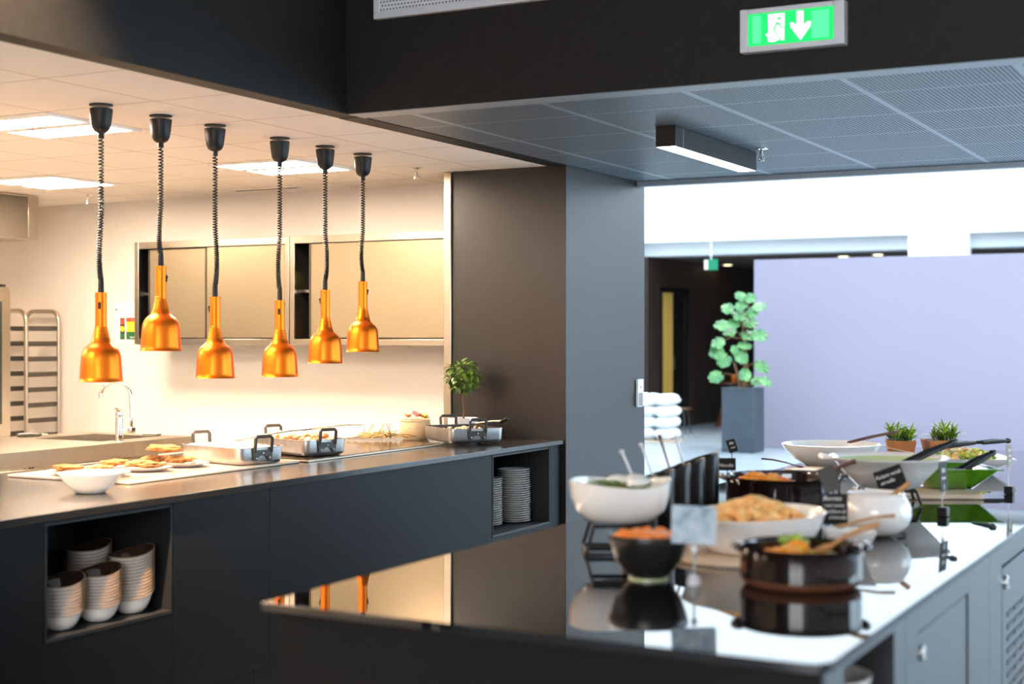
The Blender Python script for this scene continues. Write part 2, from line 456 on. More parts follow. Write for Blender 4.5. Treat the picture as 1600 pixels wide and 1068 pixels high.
struct('ceiling_lobby', MB().box((-12, 21.6, 2.725), (8, 28, 2.80)), M['lobby_ceil'])
ld = MB().box((-9.0, 21.2, 0), (-8.83, 21.72, 2.725)).box((-9.0, 22.93, 0), (-8.83, 28, 2.725)).box((-9.0, 21.72, 2.27), (-8.83, 22.93, 2.725)).box((-9.2, 20.9, 0), (-9.0, 21.2, 2.93))
struct('wall_lobby_left', ld, M['lobby_dark'])
struct('wall_lobby_back', MB().box((-12, 28, 0), (8, 28.1, 2.8)), M['lobby_dark'])
dr = struct('door_1', MB().box((-8.95, 21.72, 0), (-8.82, 21.80, 2.27)).box((-8.95, 22.85, 0), (-8.82, 22.93, 2.27)).box((-8.95, 21.72, 2.19), (-8.82, 22.93, 2.27)), M['black_plastic'])
MB().box((-8.93, 22.32, 0.01), (-8.88, 22.85, 2.19)).build('door_leaf', M['black_plastic'], dr)
MB().box((-8.93, 21.86, 0.01), (-8.85, 22.30, 2.19)).build('door_edge', M['yellow_room'], dr)['label'] = 'yellow edge of the open door'
MB().box((-8.88, 22.36, 0.95), (-8.84, 22.40, 1.15)).build('door_handle', M['chrome'], dr)
# lavender partition
struct('wall_partition', MB().box((-6.39, 19.05, 0), (1.5, 19.17, 2.517)), M['purple'], bevel=0.004)

# ------------------------------------------------------------------ ceiling fittings
def troffer(x, y, label):
    t = thing('ceiling_light', label, 'ceiling light', (x, y, CZ), 0, 'kitchen ceiling lights')
    f = MB()
    f.box((-0.295, -0.295, -0.012), (0.295, -0.255, -0.001)).box((-0.295, 0.255, -0.012), (0.295, 0.295, -0.001))
    f.box((-0.295, -0.255, -0.012), (-0.275, 0.255, -0.001)).box((0.275, -0.255, -0.012), (0.295, 0.255, -0.001))
    f.box((-0.275, -0.035, -0.011), (0.275, 0.035, -0.001))
    f.build('frame', M['troffer_frame'], t)
    for s in (-1, 1):
        MB().box((-0.275, 0.145 * s - 0.11, -0.008), (0.275, 0.145 * s + 0.11, -0.002)).build('diffuser', M['troffer'], t)
troffer(-4.97, 4.90, 'bright twin-tube ceiling light behind the leftmost heat lamp cord')
troffer(-6.77, 6.70, 'bright twin-tube ceiling light above the steel hood corner, farthest left')
troffer(-5.00, 6.70, 'bright twin-tube ceiling light behind the fourth and fifth heat lamp cords')
for i, (x, y) in enumerate(((-4.97, 2.5), (-6.77, 4.3), (-6.77, 1.9), (-8.57, 4.3), (-4.97, 0.7))):
    troffer(x, y, 'twin-tube kitchen ceiling light outside the view to the left')

def sprinkler(x, y, z, label):
    t = thing('ceiling_sprinkler', label, 'sprinkler', (x, y, z), 0.3)
    MB().lathe([(0, -0.001), (0.036, -0.001), (0.036, -0.004), (0.016, -0.008), (0.016, -0.001)], 20).build('rosette', M['chrome'], t)
    MB().cyl(0.008, -0.030, -0.006, 12).tube([(0.008, 0, -0.03), (0.014, 0, -0.045), (0.004, 0, -0.060)], 0.0025, 6).tube([(-0.008, 0, -0.03), (-0.014, 0, -0.045), (-0.004, 0, -0.060)], 0.0025, 6).cyl(0.005, -0.06, -0.03, 8).build('nozzle', M['chrome'], t)
    MB().cyl(0.017, -0.064, -0.060, 16).build('deflector', M['chrome'], t)
sprinkler(-2.378, 7.208, CZ, 'chrome sprinkler on the dark perforated ceiling beside the linear lamp')
sprinkler(-4.366, 7.10, CZ, 'small sprinkler on the kitchen ceiling near the black pillar')
sprinkler(-7.139, 7.40, CZ, 'tiny sprinkler on the kitchen ceiling right of the steel hood')
tag(MB().box((-0.26, -0.035, -0.006), (0.26, 0.035, -0.001)).box((-0.24, -0.012, -0.008), (0.24, 0.012, -0.0055), mat=1).build('ceiling_slot_vent', [M['troffer_frame'], M['niche']], loc=(-5.85, 7.66, CZ)), 'narrow slot vent in the kitchen ceiling close to the back wall', 'vent')

t = thing('linear_ceiling_lamp', 'slim black linear lamp with glowing white underside under the dark ceiling', 'lamp', (-2.50, 6.78, CZ))
MB().box((-0.048, -0.57, -0.095), (0.048, 0.57, -0.001)).build('housing', M['black_plastic'], t, bevel=0.002)
MB().box((-0.044, -0.566, -0.097), (0.044, 0.566, -0.0945)).build('diffuser', M['linear'], t)
MB().box((-0.049, -0.476, -0.094), (0.0495, -0.472, -0.002)).build('joint_seam', M['steel'], t)

# grille on the black soffit
t = thing('air_grille', 'white perforated air grille high on the black soffit', 'vent', (0, 5.25, 0))
g = MB()
g.box((-3.425, -0.028, 2.835), (-1.60, -0.001, 2.862)).box((-3.425, -0.028, 3.25), (-1.60, -0.001, 3.28)).box((-3.425, -0.028, 2.862), (-3.395, -0.001, 3.25)).box((-1.63, -0.028, 2.862), (-1.60, -0.001, 3.25))
g.build('frame', M['grey_plastic'], t, bevel=0.002)
def dots_mat():
    m = tile_mat('perforated grille face', (0.62, 0.64, 0.68), (0.62, 0.64, 0.68), 0, 5, 0.0001, 0, 5, 0.0001, 0.35)
    nt = m.node_tree; b = nt.nodes['Principled BSDF']
    tc = nt.nodes.new('ShaderNodeTexCoord'); sp = nt.nodes.new('ShaderNodeSeparateXYZ')
    nt.links.new(tc.outputs['Object'], sp.inputs[0])
    fz = math_node(nt, 'DIVIDE', sp.outputs[2], 0.016)
    row = math_node(nt, 'MULTIPLY', math_node(nt, 'FLOORED_MODULO', math_node(nt, 'FLOOR', fz), 2.0), 0.5)
    fx = math_node(nt, 'SUBTRACT', math_node(nt, 'FRACT', math_node(nt, 'ADD', math_node(nt, 'DIVIDE', sp.outputs[0], 0.016), row)), 0.5)
    fzz = math_node(nt, 'SUBTRACT', math_node(nt, 'FRACT', fz), 0.5)
    d2 = math_node(nt, 'ADD', math_node(nt, 'MULTIPLY', fx, fx), math_node(nt, 'MULTIPLY', fzz, fzz))
    h = math_node(nt, 'LESS_THAN', d2, 0.075)
    mx = nt.nodes.new('ShaderNodeMix'); mx.data_type = 'RGBA'
    mx.inputs[6].default_value = (0.62, 0.64, 0.68, 1); mx.inputs[7].default_value = (0.10, 0.11, 0.13, 1)
    nt.links.new(h, mx.inputs[0]); nt.links.new(mx.outputs[2], b.inputs['Base Color'])
    return m
MB().box((-3.395, -0.022, 2.862), (-1.63, -0.004, 3.25)).build('perforated_face', dots_mat(), t)

# exit sign
def exit_sign(loc, W, H, label, rz=0.0, D=0.05, small=False):
    t = thing('exit_sign', label, 'exit sign', loc, rz)
    f = MB()
    a, b = W / 2, H / 2
    e = 0.030 * W / 0.39
    f.box((-a, -D, -b), (-a + e, 0, b)).box((a - e * 1.3, -D, -b), (a, 0, b)).box((-a + e, -D * 0.92, b - e * 0.6), (a - e * 1.3, 0, b)).box((-a + e, -D * 0.92, -b), (a - e * 1.3, 0, -b + e * 0.7)).box((-a + e, -0.012, -b + 0.01), (a - e * 1.3, 0, b - 0.01))
    f.build('housing', M['grey_plastic'], t, bevel=0.003)
    x0, x1, z0, z1 = -a + e, a - e * 1.3, -b + e * 0.7, b - e * 0.6
    p = MB().box((x0, -D * 0.8, z0), (x1, -0.012, z1))
    w, h = x1 - x0, z1 - z0
    y = -D * 0.8
    p.box((x0 + 0.05 * w, y - 0.001, z0 + 0.08 * h), (x0 + 0.15 * w, y, z1 - 0.06 * h), mat=1).box((x1 - 0.26 * w, y - 0.001, z0 + 0.08 * h), (x1 - 0.06 * w, y, z1 - 0.08 * h), mat=1)  # paler patches imitate the uneven glow of the tubes behind
    p.build('lit_panel', [M['sign_green'], M['sign_glow']], t)
    T = Matrix.Translation((x0, y - 0.001, z0)) @ Matrix.Rotation(R(90), 4, 'X')
    s = MB()
    def q(pts): return [(u * w, v * h) for u, v in pts]
    s.prism(q([(0.235, 0.10), (0.30, 0.08), (0.36, 0.13), (0.425, 0.10), (0.43, 0.94), (0.235, 0.94), (0.24, 0.36), (0.205, 0.34), (0.235, 0.22)]), 0, 0.001, T=T)
    s.build('door_symbol', M['sign_white'], t)
    r_ = MB()
    T2 = Matrix.Translation((x0, y - 0.0022, z0)) @ Matrix.Rotation(R(90), 4, 'X')
    r_.cyl(0.05 * h, 0, 0.0012, 14, T=T2 @ Matrix.Translation((0.37 * w, 0.78 * h, 0)))
    def bar(x_0, y_0, x_1, y_1, th):
        A, B = Vector((x_0 * w, y_0 * h)), Vector((x_1 * w, y_1 * h))
        d = (B - A).normalized(); n_ = Vector((-d.y, d.x)) * th * h / 2
        r_.prism([tuple(A - n_), tuple(B - n_), tuple(B + n_), tuple(A + n_)], 0, 0.0012, T=T2)
    bar(0.335, 0.64, 0.305, 0.42, 0.05); bar(0.335, 0.66, 0.375, 0.60, 0.07); bar(0.37, 0.60, 0.395, 0.50, 0.035)
    bar(0.305, 0.42, 0.345, 0.30, 0.03); bar(0.345, 0.30, 0.385, 0.12, 0.03); bar(0.395, 0.50, 0.43, 0.50, 0.03)
    r_.build('running_figure', M['sign_green'], t)
    ar = MB()
    ar.prism(q([(0.57, 0.95), (0.65, 0.95), (0.65, 0.52), (0.70, 0.62), (0.735, 0.60), (0.73, 0.46), (0.615, 0.06), (0.50, 0.48), (0.495, 0.62), (0.53, 0.62), (0.57, 0.52)]), 0, 0.001, T=T)
    ar.build('arrow', M['sign_white'], t)
    return t
exit_sign((-1.604, 5.249, 2.622), 0.39, 0.158, 'green lit exit sign with running figure and arrow on the black soffit')
e2 = thing('exit_sign', 'small green exit sign hanging far away in the dark lobby', 'exit sign', (-7.658, 20.84, 2.56))
MB().box((-0.10, -0.02, -0.07), (-0.045, 0.02, 0.07)).build('white_side', M['sign_white'], e2)
MB().box((-0.045, -0.02, -0.08), (0.10, 0.02, 0.08)).build('lit_panel', emit('far exit green', (0.05, 0.45, 0.28), 0.8), e2)
MB().cyl(0.012, 0.08, 0.37, 8).build('hanger', M['grey_plastic'], e2)
for i, (x, y, lb) in enumerate(((-8.59, 24.19, 'round warm downlight in the dark lobby ceiling left of the lavender partition'), (-5.50, 22.20, 'round warm downlight above the lavender partition, left of the white column'), (-6.10, 22.46, 'faint round downlight above the partition edge, near the lobby middle'))):
    t = thing('downlight', lb, 'ceiling light', (x, y, 2.725), 0, 'lobby downlights')
    MB().lathe([(0.075, -0.001), (0.10, -0.001), (0.10, -0.012), (0.075, -0.012), (0.075, -0.001)], 24).build('ring', M['white_plastic'], t)
    MB().cyl(0.074, -0.010, -0.002, 24).build('diffuser', M['down'], t)

# thermostat on pillar side
t = thing('wall_thermostat', 'white switch plate with socket on the blue-grey pillar side', 'switch', (-3.57, 8.42, 1.145))
MB().box((0.001, -0.042, -0.085), (0.018, 0.042, 0.085)).build('plate', M['white_plastic'], t, bevel=0.003)
MB().box((0.018, -0.030, -0.078), (0.045, 0.055, 0.004)).build('socket_box', M['white_plastic'], t, bevel=0.004)
MB().box((0.018, -0.008, 0.03), (0.021, 0.008, 0.045)).build('button', M['grey_ink'], t)

# ------------------------------------------------------------------ heat lamps
coil_cache = {}
def heat_lamp(x, y, z_rim, sw, label):
    t = thing('heat_lamp', label, 'heat lamp', (x, y, CZ), 0, 'row of six orange heat lamps')
    zr = z_rim - CZ
    MB().lathe([(0, -0.001), (0.048, -0.001), (0.048, -0.006), (0, -0.006)], 28).build('ceiling_plate', M['black_plastic'], t)
    MB().tube([(-0.014, 0, -0.006), (-0.012, 0, -0.03)], 0.003, 6).tube([(0.014, 0.004, -0.006), (0.010, 0, -0.03)], 0.003, 6).build('hanger_hook', M['chrome'], t)
    dz = -0.018
    MB().lathe([(0, dz), (0.047, dz), (0.0475, dz - 0.006), (0.043, dz - 0.05), (0.038, dz - 0.078), (0.030, dz - 0.092), (0.018, dz - 0.10), (0.0125, dz - 0.102), (0.0125, dz - 0.122), (0, dz - 0.122)], 28).build('ceiling_cup', M['black_plastic'], t)
    ztop = dz - 0.122
    zs = zr + 0.366 + 0.052
    L = ztop - zs
    n = int(L / 0.0105)
    pts = []
    per = 9
    bend = 0.010 * (1 if sw > 1 else -1)
    for i in range(n * per + 1):
        u = i / (n * per)
        v = 1 - (1 - u) ** 1.35 if True else u
        a = 2 * PI * i / per
        z = ztop - L * v
        rr = 0.0098 if 0.01 < u < 0.985 else 0.004
        ox = bend * math.sin(PI * max(0, (u - 0.45) / 0.55)) if u > 0.45 else 0
        pts.append((rr * math.cos(a) + ox, rr * math.sin(a), z))
    MB().tube(pts, 0.0031, 5).build('coiled_cord', M['black_plastic'], t)
    MB().lathe([(0, zs), (0.0105, zs), (0.0115, zs - 0.01), (0.0125, zs - 0.052), (0, zs - 0.052)], 18).build('cord_sleeve', M['black_plastic'], t)
    st = MB().lathe([(0.011, zr + 0.366), (0.0235, zr + 0.366), (0.0235, zr + 0.234), (0.0245, zr + 0.233), (0.0245, zr + 0.226)], 32).build('stem', M['copper'], t)
    sh = MB()
    prof = [(0.0245, 0.226), (0.0265, 0.215), (0.033, 0.185), (0.0385, 0.166), (0.046, 0.155), (0.058, 0.146), (0.069, 0.134), (0.0765, 0.118), (0.0805, 0.098), (0.083, 0.06), (0.0855, 0.02), (0.0865, 0.006), (0.091, 0.0), (0.0895, -0.0005), (0.085, 0.006), (0.0835, 0.03), (0.081, 0.06), (0.0785, 0.098), (0.0745, 0.116), (0.067, 0.132), (0.056, 0.143), (0.044, 0.152), (0.030, 0.18)]
    sh.lathe([(r, z + zr) for r, z in prof], 48)
    for k, (rr, z) in enumerate(((0.0285, 0.208), (0.0318, 0.193), (0.0352, 0.178), (0.0385, 0.1665))):
        for i in range(14):
            a = 2 * PI * (i + 0.5 * (k % 2)) / 14
            sh.blob((rr * math.cos(a), rr * math.sin(a), z + zr), 0.0017, sub=1, amp=0, mat=1)
    sh.build('shade', [M['copper'], M['copper_hole']], t)
    A = {0: R(-62), 1: R(28), 2: R(208)}[sw]     # side of the stem that carries the switch
    T = Matrix.Rotation(A, 4, 'Z') @ Matrix.Translation((0.0235, 0, zr + 0.312))
    MB().box((-0.001, -0.006, -0.014), (0.004, 0.006, 0.014), T=T).box((0.003, -0.004, 0.0), (0.007, 0.004, 0.012), T=T).build('switch', M['black_plastic'], t, bevel=0.001)
    for q in (A + R(85), A - R(85)):
        MB().blob((0.0235 * math.cos(q), 0.0235 * math.sin(q), zr + 0.352), 0.0032, sub=1, amp=0).build('screw', M['black_plastic'], t)
    MB().lathe([(0, 0.012 + zr), (0.03, 0.014 + zr), (0.048, 0.03 + zr), (0.05, 0.045 + zr), (0.035, 0.08 + zr), (0.018, 0.11 + zr), (0.018, 0.14 + zr), (0, 0.14 + zr)], 24).build('bulb', M['bulb'], t)
    li = bpy.data.lights.new('heat_light', 'SPOT')
    li.energy = 14; li.color = (1.0, 0.80, 0.60); li.spot_size = R(84); li.spot_blend = 0.8; li.shadow_soft_size = 0.04
    lo = bpy.data.objects.new('heat_light', li); C.objects.link(lo); lo.parent = t; lo.location = (0, 0, zr - 0.002)
LL = [(-4.324, 4.560, 1.311, 0, 'first orange heat lamp from the left, nearest the viewer'),
      (-4.310, 4.906, 1.434, 1, 'second orange heat lamp from the left, hung high'),
      (-4.290, 5.244, 1.309, 2, 'third orange heat lamp from the left, hung low'),
      (-4.293, 5.729, 1.303, 0, 'fourth orange heat lamp from the left, hung low before the cabinet joint'),
      (-4.280, 6.087, 1.362, 2, 'fifth orange heat lamp from the left, hung at middle height'),
      (-4.287, 6.436, 1.416, 1, 'sixth orange heat lamp, rightmost of the row and hung high')]
for a in LL: heat_lamp(*a)

# ------------------------------------------------------------------ serving counter
FX = -3.60
tag(MB().box((-4.75, 1.8, 0.895), (-3.58, 7.388, CT)).build('worktop', M['worktop'], bevel=0.002), 'long satin black serving worktop under the heat lamps', 'worktop')
def cabinet(y0, y1, label, niche=None, door=True, g=None):
    t = thing('counter_cabinet', label, 'cabinet', (FX, y0, 0), 0, g)
    w = y1 - y0
    b = MB()
    p = 0.02
    if niche:
        a0, a1, z0, z1 = niche
        a0 -= y0; a1 -= y0
        b.box((-0.03, 0.001, z1), (0, w - 0.001, 0.893))
        b.box((-0.03, 0.001, 0.19), (0, w - 0.001, z0 - 0.012))
        if a0 > 0.004: b.box((-0.03, 0.001, z0 - 0.012), (0, a0 - 0.006, z1))
        if w - a1 > 0.004: b.box((-0.03, a1 + 0.006, z0 - 0.012), (0, w - 0.001, z1))
    else:
        b.box((-0.03, 0.0015, 0.19), (0, w - 0.0015, 0.893))
    b.build('front_panel', M['black_lam'], t, bevel=0.0015)
    MB().box((-1.10, 0.001, 0.19), (-1.07, w - 0.001, 0.893)).build('back_panel', M['steel'], t)
    MB().box((-1.06, 0.001, 0.0), (-0.08, w - 0.001, 0.188)).build('plinth', M['black_lam'], t)
    if niche:
        n = MB()
        D = 0.45
        n.box((-D, a0 - 0.006, z0 - 0.012), (0.002, a1 + 0.006, z0)).box((-D, a0 - 0.006, z0), (0.002, a0, z1)).box((-D, a1, z0), (0.002, a1 + 0.006, z1)).box((-D, a0, z0), (-D + 0.01, a1, z1)).box((-D, a0 - 0.006, z1 - 0.008), (-0.001, a1 + 0.006, z1))
        n.build('niche', M['niche'], t, bevel=0.0008)
cabinet(1.82, 3.53, 'black laminate counter panel left of the bowl niche', g=None)
cabinet(3.53, 4.160, 'black counter cabinet with open niche of stacked bowls', niche=(3.547, 4.150, 0.503, 0.884))
cabinet(4.160, 4.737, 'black counter panel directly right of the bowl niche')
cabinet(4.737, 6.585, 'wide black counter panel between the two niches')
cabinet(6.585, 7.250, 'black counter cabinet with open niche of stacked plates', niche=(6.600, 7.238, 0.481, 0.886))
cabinet(7.250, 7.385, 'narrow black end panel of the counter against the pillar')

# stacked bowls
def bowl_mesh(seed):
    q = random.Random(seed)
    H, r = 0.066, 0.083
    a = q.uniform(-0.75, -0.35)
    tl = q.uniform(0.13, 0.19)
    d = Vector((math.cos(a + 1.9), math.sin(a + 1.9)))
    def fn(v):
        k = max(0, (v.z - 0.02) / (H - 0.02)) ** 1.5
        s = (v.x * d.x + v.y * d.y)
        return Vector((v.x, v.y, v.z + k * (s * tl + 0.010 * (s / r) ** 2 - 0.004)))
    m = MB()
    out = [(0, 0), (0.036, 0), (0.046, 0.005), (0.059, 0.020), (0.068, 0.038), (0.0735, 0.052), (0.0785, 0.0605)]
    m.lathe(out, 36, 0, fn=fn)
    m.lathe([(0.0785, 0.0605), (0.0838, 0.0650), (0.0842, 0.0668), (0.0822, 0.0670)], 36, 1, fn=fn)
    m.lathe([(0.0822, 0.0670), (0.0770, 0.0620), (0.0715, 0.0530), (0.0660, 0.0390), (0.0570, 0.0212), (0.044, 0.0066), (0, 0.0050)], 36, 2, fn=fn)
    return m
ORD = ['topmost', 'second from top', 'third from top', 'fourth from top', 'fifth from top', 'sixth from top', 'seventh from top', 'eighth from top', 'ninth from top', 'tenth from top', 'eleventh from top', 'twelfth from top', 'thirteenth from top', 'fourteenth from top', 'fifteenth from top', 'sixteenth from top', 'seventeenth from top', 'eighteenth from top', 'nineteenth from top', 'twentieth from top', 'twenty-first from top', 'twenty-second from top', 'twenty-third from top', 'twenty-fourth from top', 'twenty-fifth from top']
def ordl(k, n):
    return 'lowest' if k == n - 1 else ORD[k]
bsrc = [bowl_mesh(s).build('bowl', [M['ceramic'], M['tan_rim'], M['brown_glaze']], ang=60) for s in range(4)]
used = set()
for si, (x, y, n, pitch, nm) in enumerate(((-3.695, 3.879, 11, 0.0108, 'the front middle stack'), (-3.70, 4.052, 14, 0.0116, 'the right-hand stack'), (-3.70, 3.704, 9, 0.0122, 'the far left stack'), (-3.885, 4.03, 15, 0.0116, 'the tall rear stack'))):
    for k in range(n):
        i = si
        o = bsrc[i] if i not in used else bsrc[i].copy()
        if i in used: C.objects.link(o)
        used.add(i)
        o.location = (x, y, 0.5035 + pitch * k)
        tag(o, 'white bowl with brown inside, ' + ordl(n - 1 - k, n) + ' in ' + nm, 'bowl', 'stacked bowls in the counter niche')
# stacked plates
pm = MB().lathe([(0, 0), (0.050, 0), (0.055, 0.0015), (0.078, 0.0098), (0.0915, 0.0122), (0.0925, 0.0132), (0.0915, 0.0143), (0.077, 0.0120), (0.053, 0.0046), (0, 0.0038)], 44).build('plate', M['ceramic'], ang=60)
first = True
for (x, y, n, nm) in ((-3.815, 6.905, 21, 'the shorter front plate stack'), (-3.755, 7.115, 24, 'the taller right plate stack')):
    for k in range(n):
        o = pm if first else pm.copy()
        if not first: C.objects.link(o)
        first = False
        o.location = (x + rnd.uniform(-0.002, 0.002), y + rnd.uniform(-0.002, 0.002), 0.4825 + 0.0121 * k)
        tag(o, 'white plate, ' + ordl(n - 1 - k, n) + ' in ' + nm, 'plate', 'stacked plates in the counter niche')

# warming plates
t = thing('warming_plate', 'pale warming slab under the breaded fish at the left', 'hot plate', (-4.32, 4.92, CT))
MB().box((-0.33, -0.555, 0.001), (0.33, 0.555, 0.012)).build('slab', M['hot_slab'], t, bevel=0.003)
t = thing('warming_plate', 'dark glass warming plate with steel edge under the right-hand pans', 'hot plate', (-4.32, 6.11, CT))
MB().box((-0.355, -0.605, 0.001), (0.355, 0.605, 0.009)).build('steel_edge', M['steel'], t, bevel=0.002)
MB().box((-0.34, -0.59, 0.009), (0.34, 0.59, 0.0115)).build('glass_top', M['hot_glass'], t)

# breaded food on white platters
def platter(x, y, rz, label):
    m = MB()
    def fn(v):
        return Vector((v.x, v.y, v.z))
    m.lathe([(0, 0), (0.10, 0), (0.115, 0.003), (0.15, 0.016), (0.152, 0.019), (0.148, 0.019), (0.112, 0.007), (0, 0.005)], 40, sx=1.25, sy=0.76)
    o = m.build('platter', M['ceramic'], loc=(x, y, CT + 0.0125), rot=(0, 0, rz))
    return tag(o, label, 'platter', 'white platters of breaded fish')
platter(-4.32, 4.49, 0.05, 'white platter at the left end of the pale slab, behind the sauce bowl')
platter(-4.32, 4.74, 0.05, 'white platter in the middle of the pale slab')
platter(-4.32, 4.98, 0.05, 'white platter beside the first roasting pan')
def fillet(x, y, z, rz, s, label, seed, tilt=0.0):
    m = MB().blob((0, 0, 0), (0.085 * s, 0.05 * s, 0.017 * s), seed, 0.35, 4, freq=2.2)
    for i, v in enumerate(m.v):
        k = noise.noise(v * 90 + Vector((seed, 0, 0))) * 0.0035
        m.v[i] = v + Vector((v.x, v.y, v.z * 3)).normalized() * k
    o = m.build('breaded_fillet', M['crust'], loc=(x, y, z), rot=(tilt, tilt * 0.6, rz))
    tag(o, label, 'breaded fish', 'breaded fillets on the white platters')
zb = CT + 0.0405
fillet(-4.42, 4.475, zb, 0.2, 0.80, 'golden breaded fillet at the far left end of the slab', 1)
fillet(-4.275, 4.50, zb, 1.4, 0.75, 'golden breaded fillet just behind the white sauce bowl', 2)
fillet(-4.42, 4.735, zb, 1.2, 0.78, 'breaded fillet at the rear of the middle platter', 3)
fillet(-4.30, 4.76, zb, 1.3, 0.80, 'breaded fillet in the centre of the middle platter', 4)
fillet(-4.405, 4.985, zb, 1.3, 0.85, 'breaded fillet lying flat at the rear of the right platter', 5)
fillet(-4.345, 4.975, zb + 0.047, 0.1, 1.0, 'topmost golden breaded fillet of the pile', 6, 0.03)
fillet(-4.28, 5.00, zb, 1.35, 0.85, 'breaded fillet next to the first roasting pan', 7)
fillet(-4.195, 4.725, zb, 1.3, 0.70, 'breaded fillet at the front edge of the middle platter', 8)

# white bowl of sauce at the front
t = thing('sauce_bowl', 'flared white bowl of pale sauce at the counter front, left', 'bowl', (-3.915, 4.075, CT))
MB().lathe([(0, 0.001), (0.050, 0.001), (0.056, 0.004), (0.075, 0.02), (0.100, 0.046), (0.116, 0.070), (0.119, 0.0755), (0.116, 0.0765), (0.097, 0.05), (0.07, 0.022), (0, 0.010)], 48).build('bowl_body', M['ceramic'], t)
m = MB().lathe([(0, 0.058), (0.06, 0.058), (0.098, 0.055), (0.098, 0.05), (0, 0.045)], 32)
m.build('sauce', M['cream'], t)
MB().blob((0.100, -0.05, 0.073), (0.006, 0.006, 0.004), 1, 0.3, 2).build('crumb', M['noodle'], t)

# roasting pans
def roasting_pan(x, y, rz, LX, LY, H, label, hz):
    """hz: list of handle sides (+1/-1 along local x)"""
    t = thing('roasting_pan', label, 'roasting pan', (x, y, CT + 0.0125), rz, 'aluminium roasting pans under the lamps')
    def ring(a, b, r, z, n=6):
        pts = []
        for cx, cy, a0 in ((a - r, b - r, 0), (-a + r, b - r, 90), (-a + r, -b + r, 180), (a - r, -b + r, 270)):
            for i in range(n + 1):
                q = R(a0 + 90 * i / n)
                pts.append(Vector((cx + r * math.cos(q), cy + r * math.sin(q), z)))
        return pts
    a, b = LX / 2, LY / 2
    rings = [ring(a - 0.022, b - 0.022, 0.02, 0.0), ring(a - 0.008, b - 0.008, 0.03, 0.006), ring(a - 0.002, b - 0.002, 0.035, 0.02), ring(a, b, 0.035, H - 0.004), ring(a + 0.003, b + 0.003, 0.037, H - 0.002), ring(a + 0.003, b + 0.003, 0.037, H), ring(a - 0.003, b - 0.003, 0.033, H), ring(a - 0.006, b - 0.006, 0.03, 0.02), ring(a - 0.02, b - 0.02, 0.02, 0.006)]
    m = MB()
    n = len(rings[0])
    vs = [v for r in rings for v in r]
    fs = [tuple(range(n))[::-1], tuple((len(rings) - 1) * n + i for i in range(n))]
    for k in range(len(rings) - 1):
        for i in range(n):
            j = (i + 1) % n
            fs.append((k * n + i, k * n + j, (k + 1) * n + j, (k + 1) * n + i))
    m.add(vs, fs)
    for i in range(len(m.f)):
        if i == 1 or i >= 2 + 6 * n: m.mi[i] = 1
    m.build('pan_body', [M['alu'], M['pan_inside']], t, ang=50)
    for s in (1, -1):
        X = s * (a + 0.006)
        w = 0.046
        ht = H + 0.048
        h = MB()
        h.tube([(X, -w, H - 0.022), (X + s * 0.006, -w * 0.98, H + 0.01), (X + s * 0.008, -w, ht - 0.010), (X + s * 0.008, -w + 0.010, ht), (X + s * 0.008, w - 0.010, ht), (X + s * 0.008, w, ht - 0.010), (X + s * 0.006, w * 0.98, H + 0.01), (X, w, H - 0.022)], 0.0078, 10)
        ho = h.build('handle', M['cast'], t)
        br = MB()
        T = Matrix.Translation((X - s * 0.0045, 0, 0)) @ Matrix.Rotation(R(90), 4, 'Z') @ Matrix.Rotation(R(90), 4, 'X')
        poly = [(-0.052, H - 0.012), (-0.05, H - 0.045), (-0.047, H - 0.058), (-0.034, H - 0.060), (-0.024, H - 0.044), (-0.010, H - 0.036), (0.010, H - 0.036), (0.024, H - 0.044), (0.034, H - 0.060), (0.047, H - 0.058), (0.05, H - 0.045), (0.052, H - 0.012)]
        br.prism(poly, 0.0 if s > 0 else -0.007, 0.007 if s > 0 else 0.0, T=T)
        br.build('bracket', M['cast'], ho)
        for py_, pz_ in ((-0.036, H - 0.047), (0.036, H - 0.047), (0, H - 0.026)):
            MB().blob((X + s * 0.004, py_, pz_), 0.0055, sub=1, amp=0).build('rivet', M['alu'], ho)
    return t
P1 = (-4.215, 5.270); P2 = (-4.225, 5.800); P3 = (-3.953, 6.905)
roasting_pan(P1[0], P1[1], R(-15), 0.44, 0.255, 0.077, 'aluminium roasting pan full of white sauce, left of the three', None)
roasting_pan(P2[0], P2[1], R(-18), 0.42, 0.25, 0.077, 'aluminium roasting pan of potatoes and meat, middle of the three', None)
roasting_pan(P3[0], P3[1], R(-38), 0.40, 0.31, 0.077, 'aluminium roasting pan beside the little tree, rightmost of the three', None)
def rot2(p, a, c): return (c[0] + p[0] * math.cos(a) - p[1] * math.sin(a), c[1] + p[0] * math.sin(a) + p[1] * math.cos(a))
# contents of the pans
m = MB()
N = 24
vs, fs = [], []
for j in range(N + 1):
    for i in range(N + 1):
        u, v = (i / N - 0.5) * 0.424, (j / N - 0.5) * 0.239
        du, dv = max(0, abs(u) - 0.177), max(0, abs(v) - 0.0845)
        hy = math.hypot(du, dv)
        if hy > 0.034:
            u = math.copysign(0.177 + du * 0.034 / hy if du > 0 else abs(u), u); v = math.copysign(0.0845 + dv * 0.034 / hy if dv > 0 else abs(v), v)
        e = min(0.212 - abs(u), 0.1195 - abs(v))
        vs.append((u, v, 0.068 + 0.010 * min(1, e / 0.03) + 0.004 * noise.noise(Vector((u * 25, v * 25, 0)))))
for j in range(N):
    for i in range(N):
        a = j * (N + 1) + i
        fs.append((a, a + 1, a + N + 2, a + N + 1))
m.add(vs, fs)
tag(m.build('white_sauce', M['cream'], loc=(P1[0], P1[1], CT + 0.0135), rot=(0, 0, R(-15))), 'white creamy sauce filling the left roasting pan', 'sauce', kind='stuff')
cols = ['potato', 'potato', 'meat', 'potato', 'meat']
names = ['pale potato', 'pale potato', 'browned meat chunk', 'pale potato', 'browned meat chunk']
spots = []
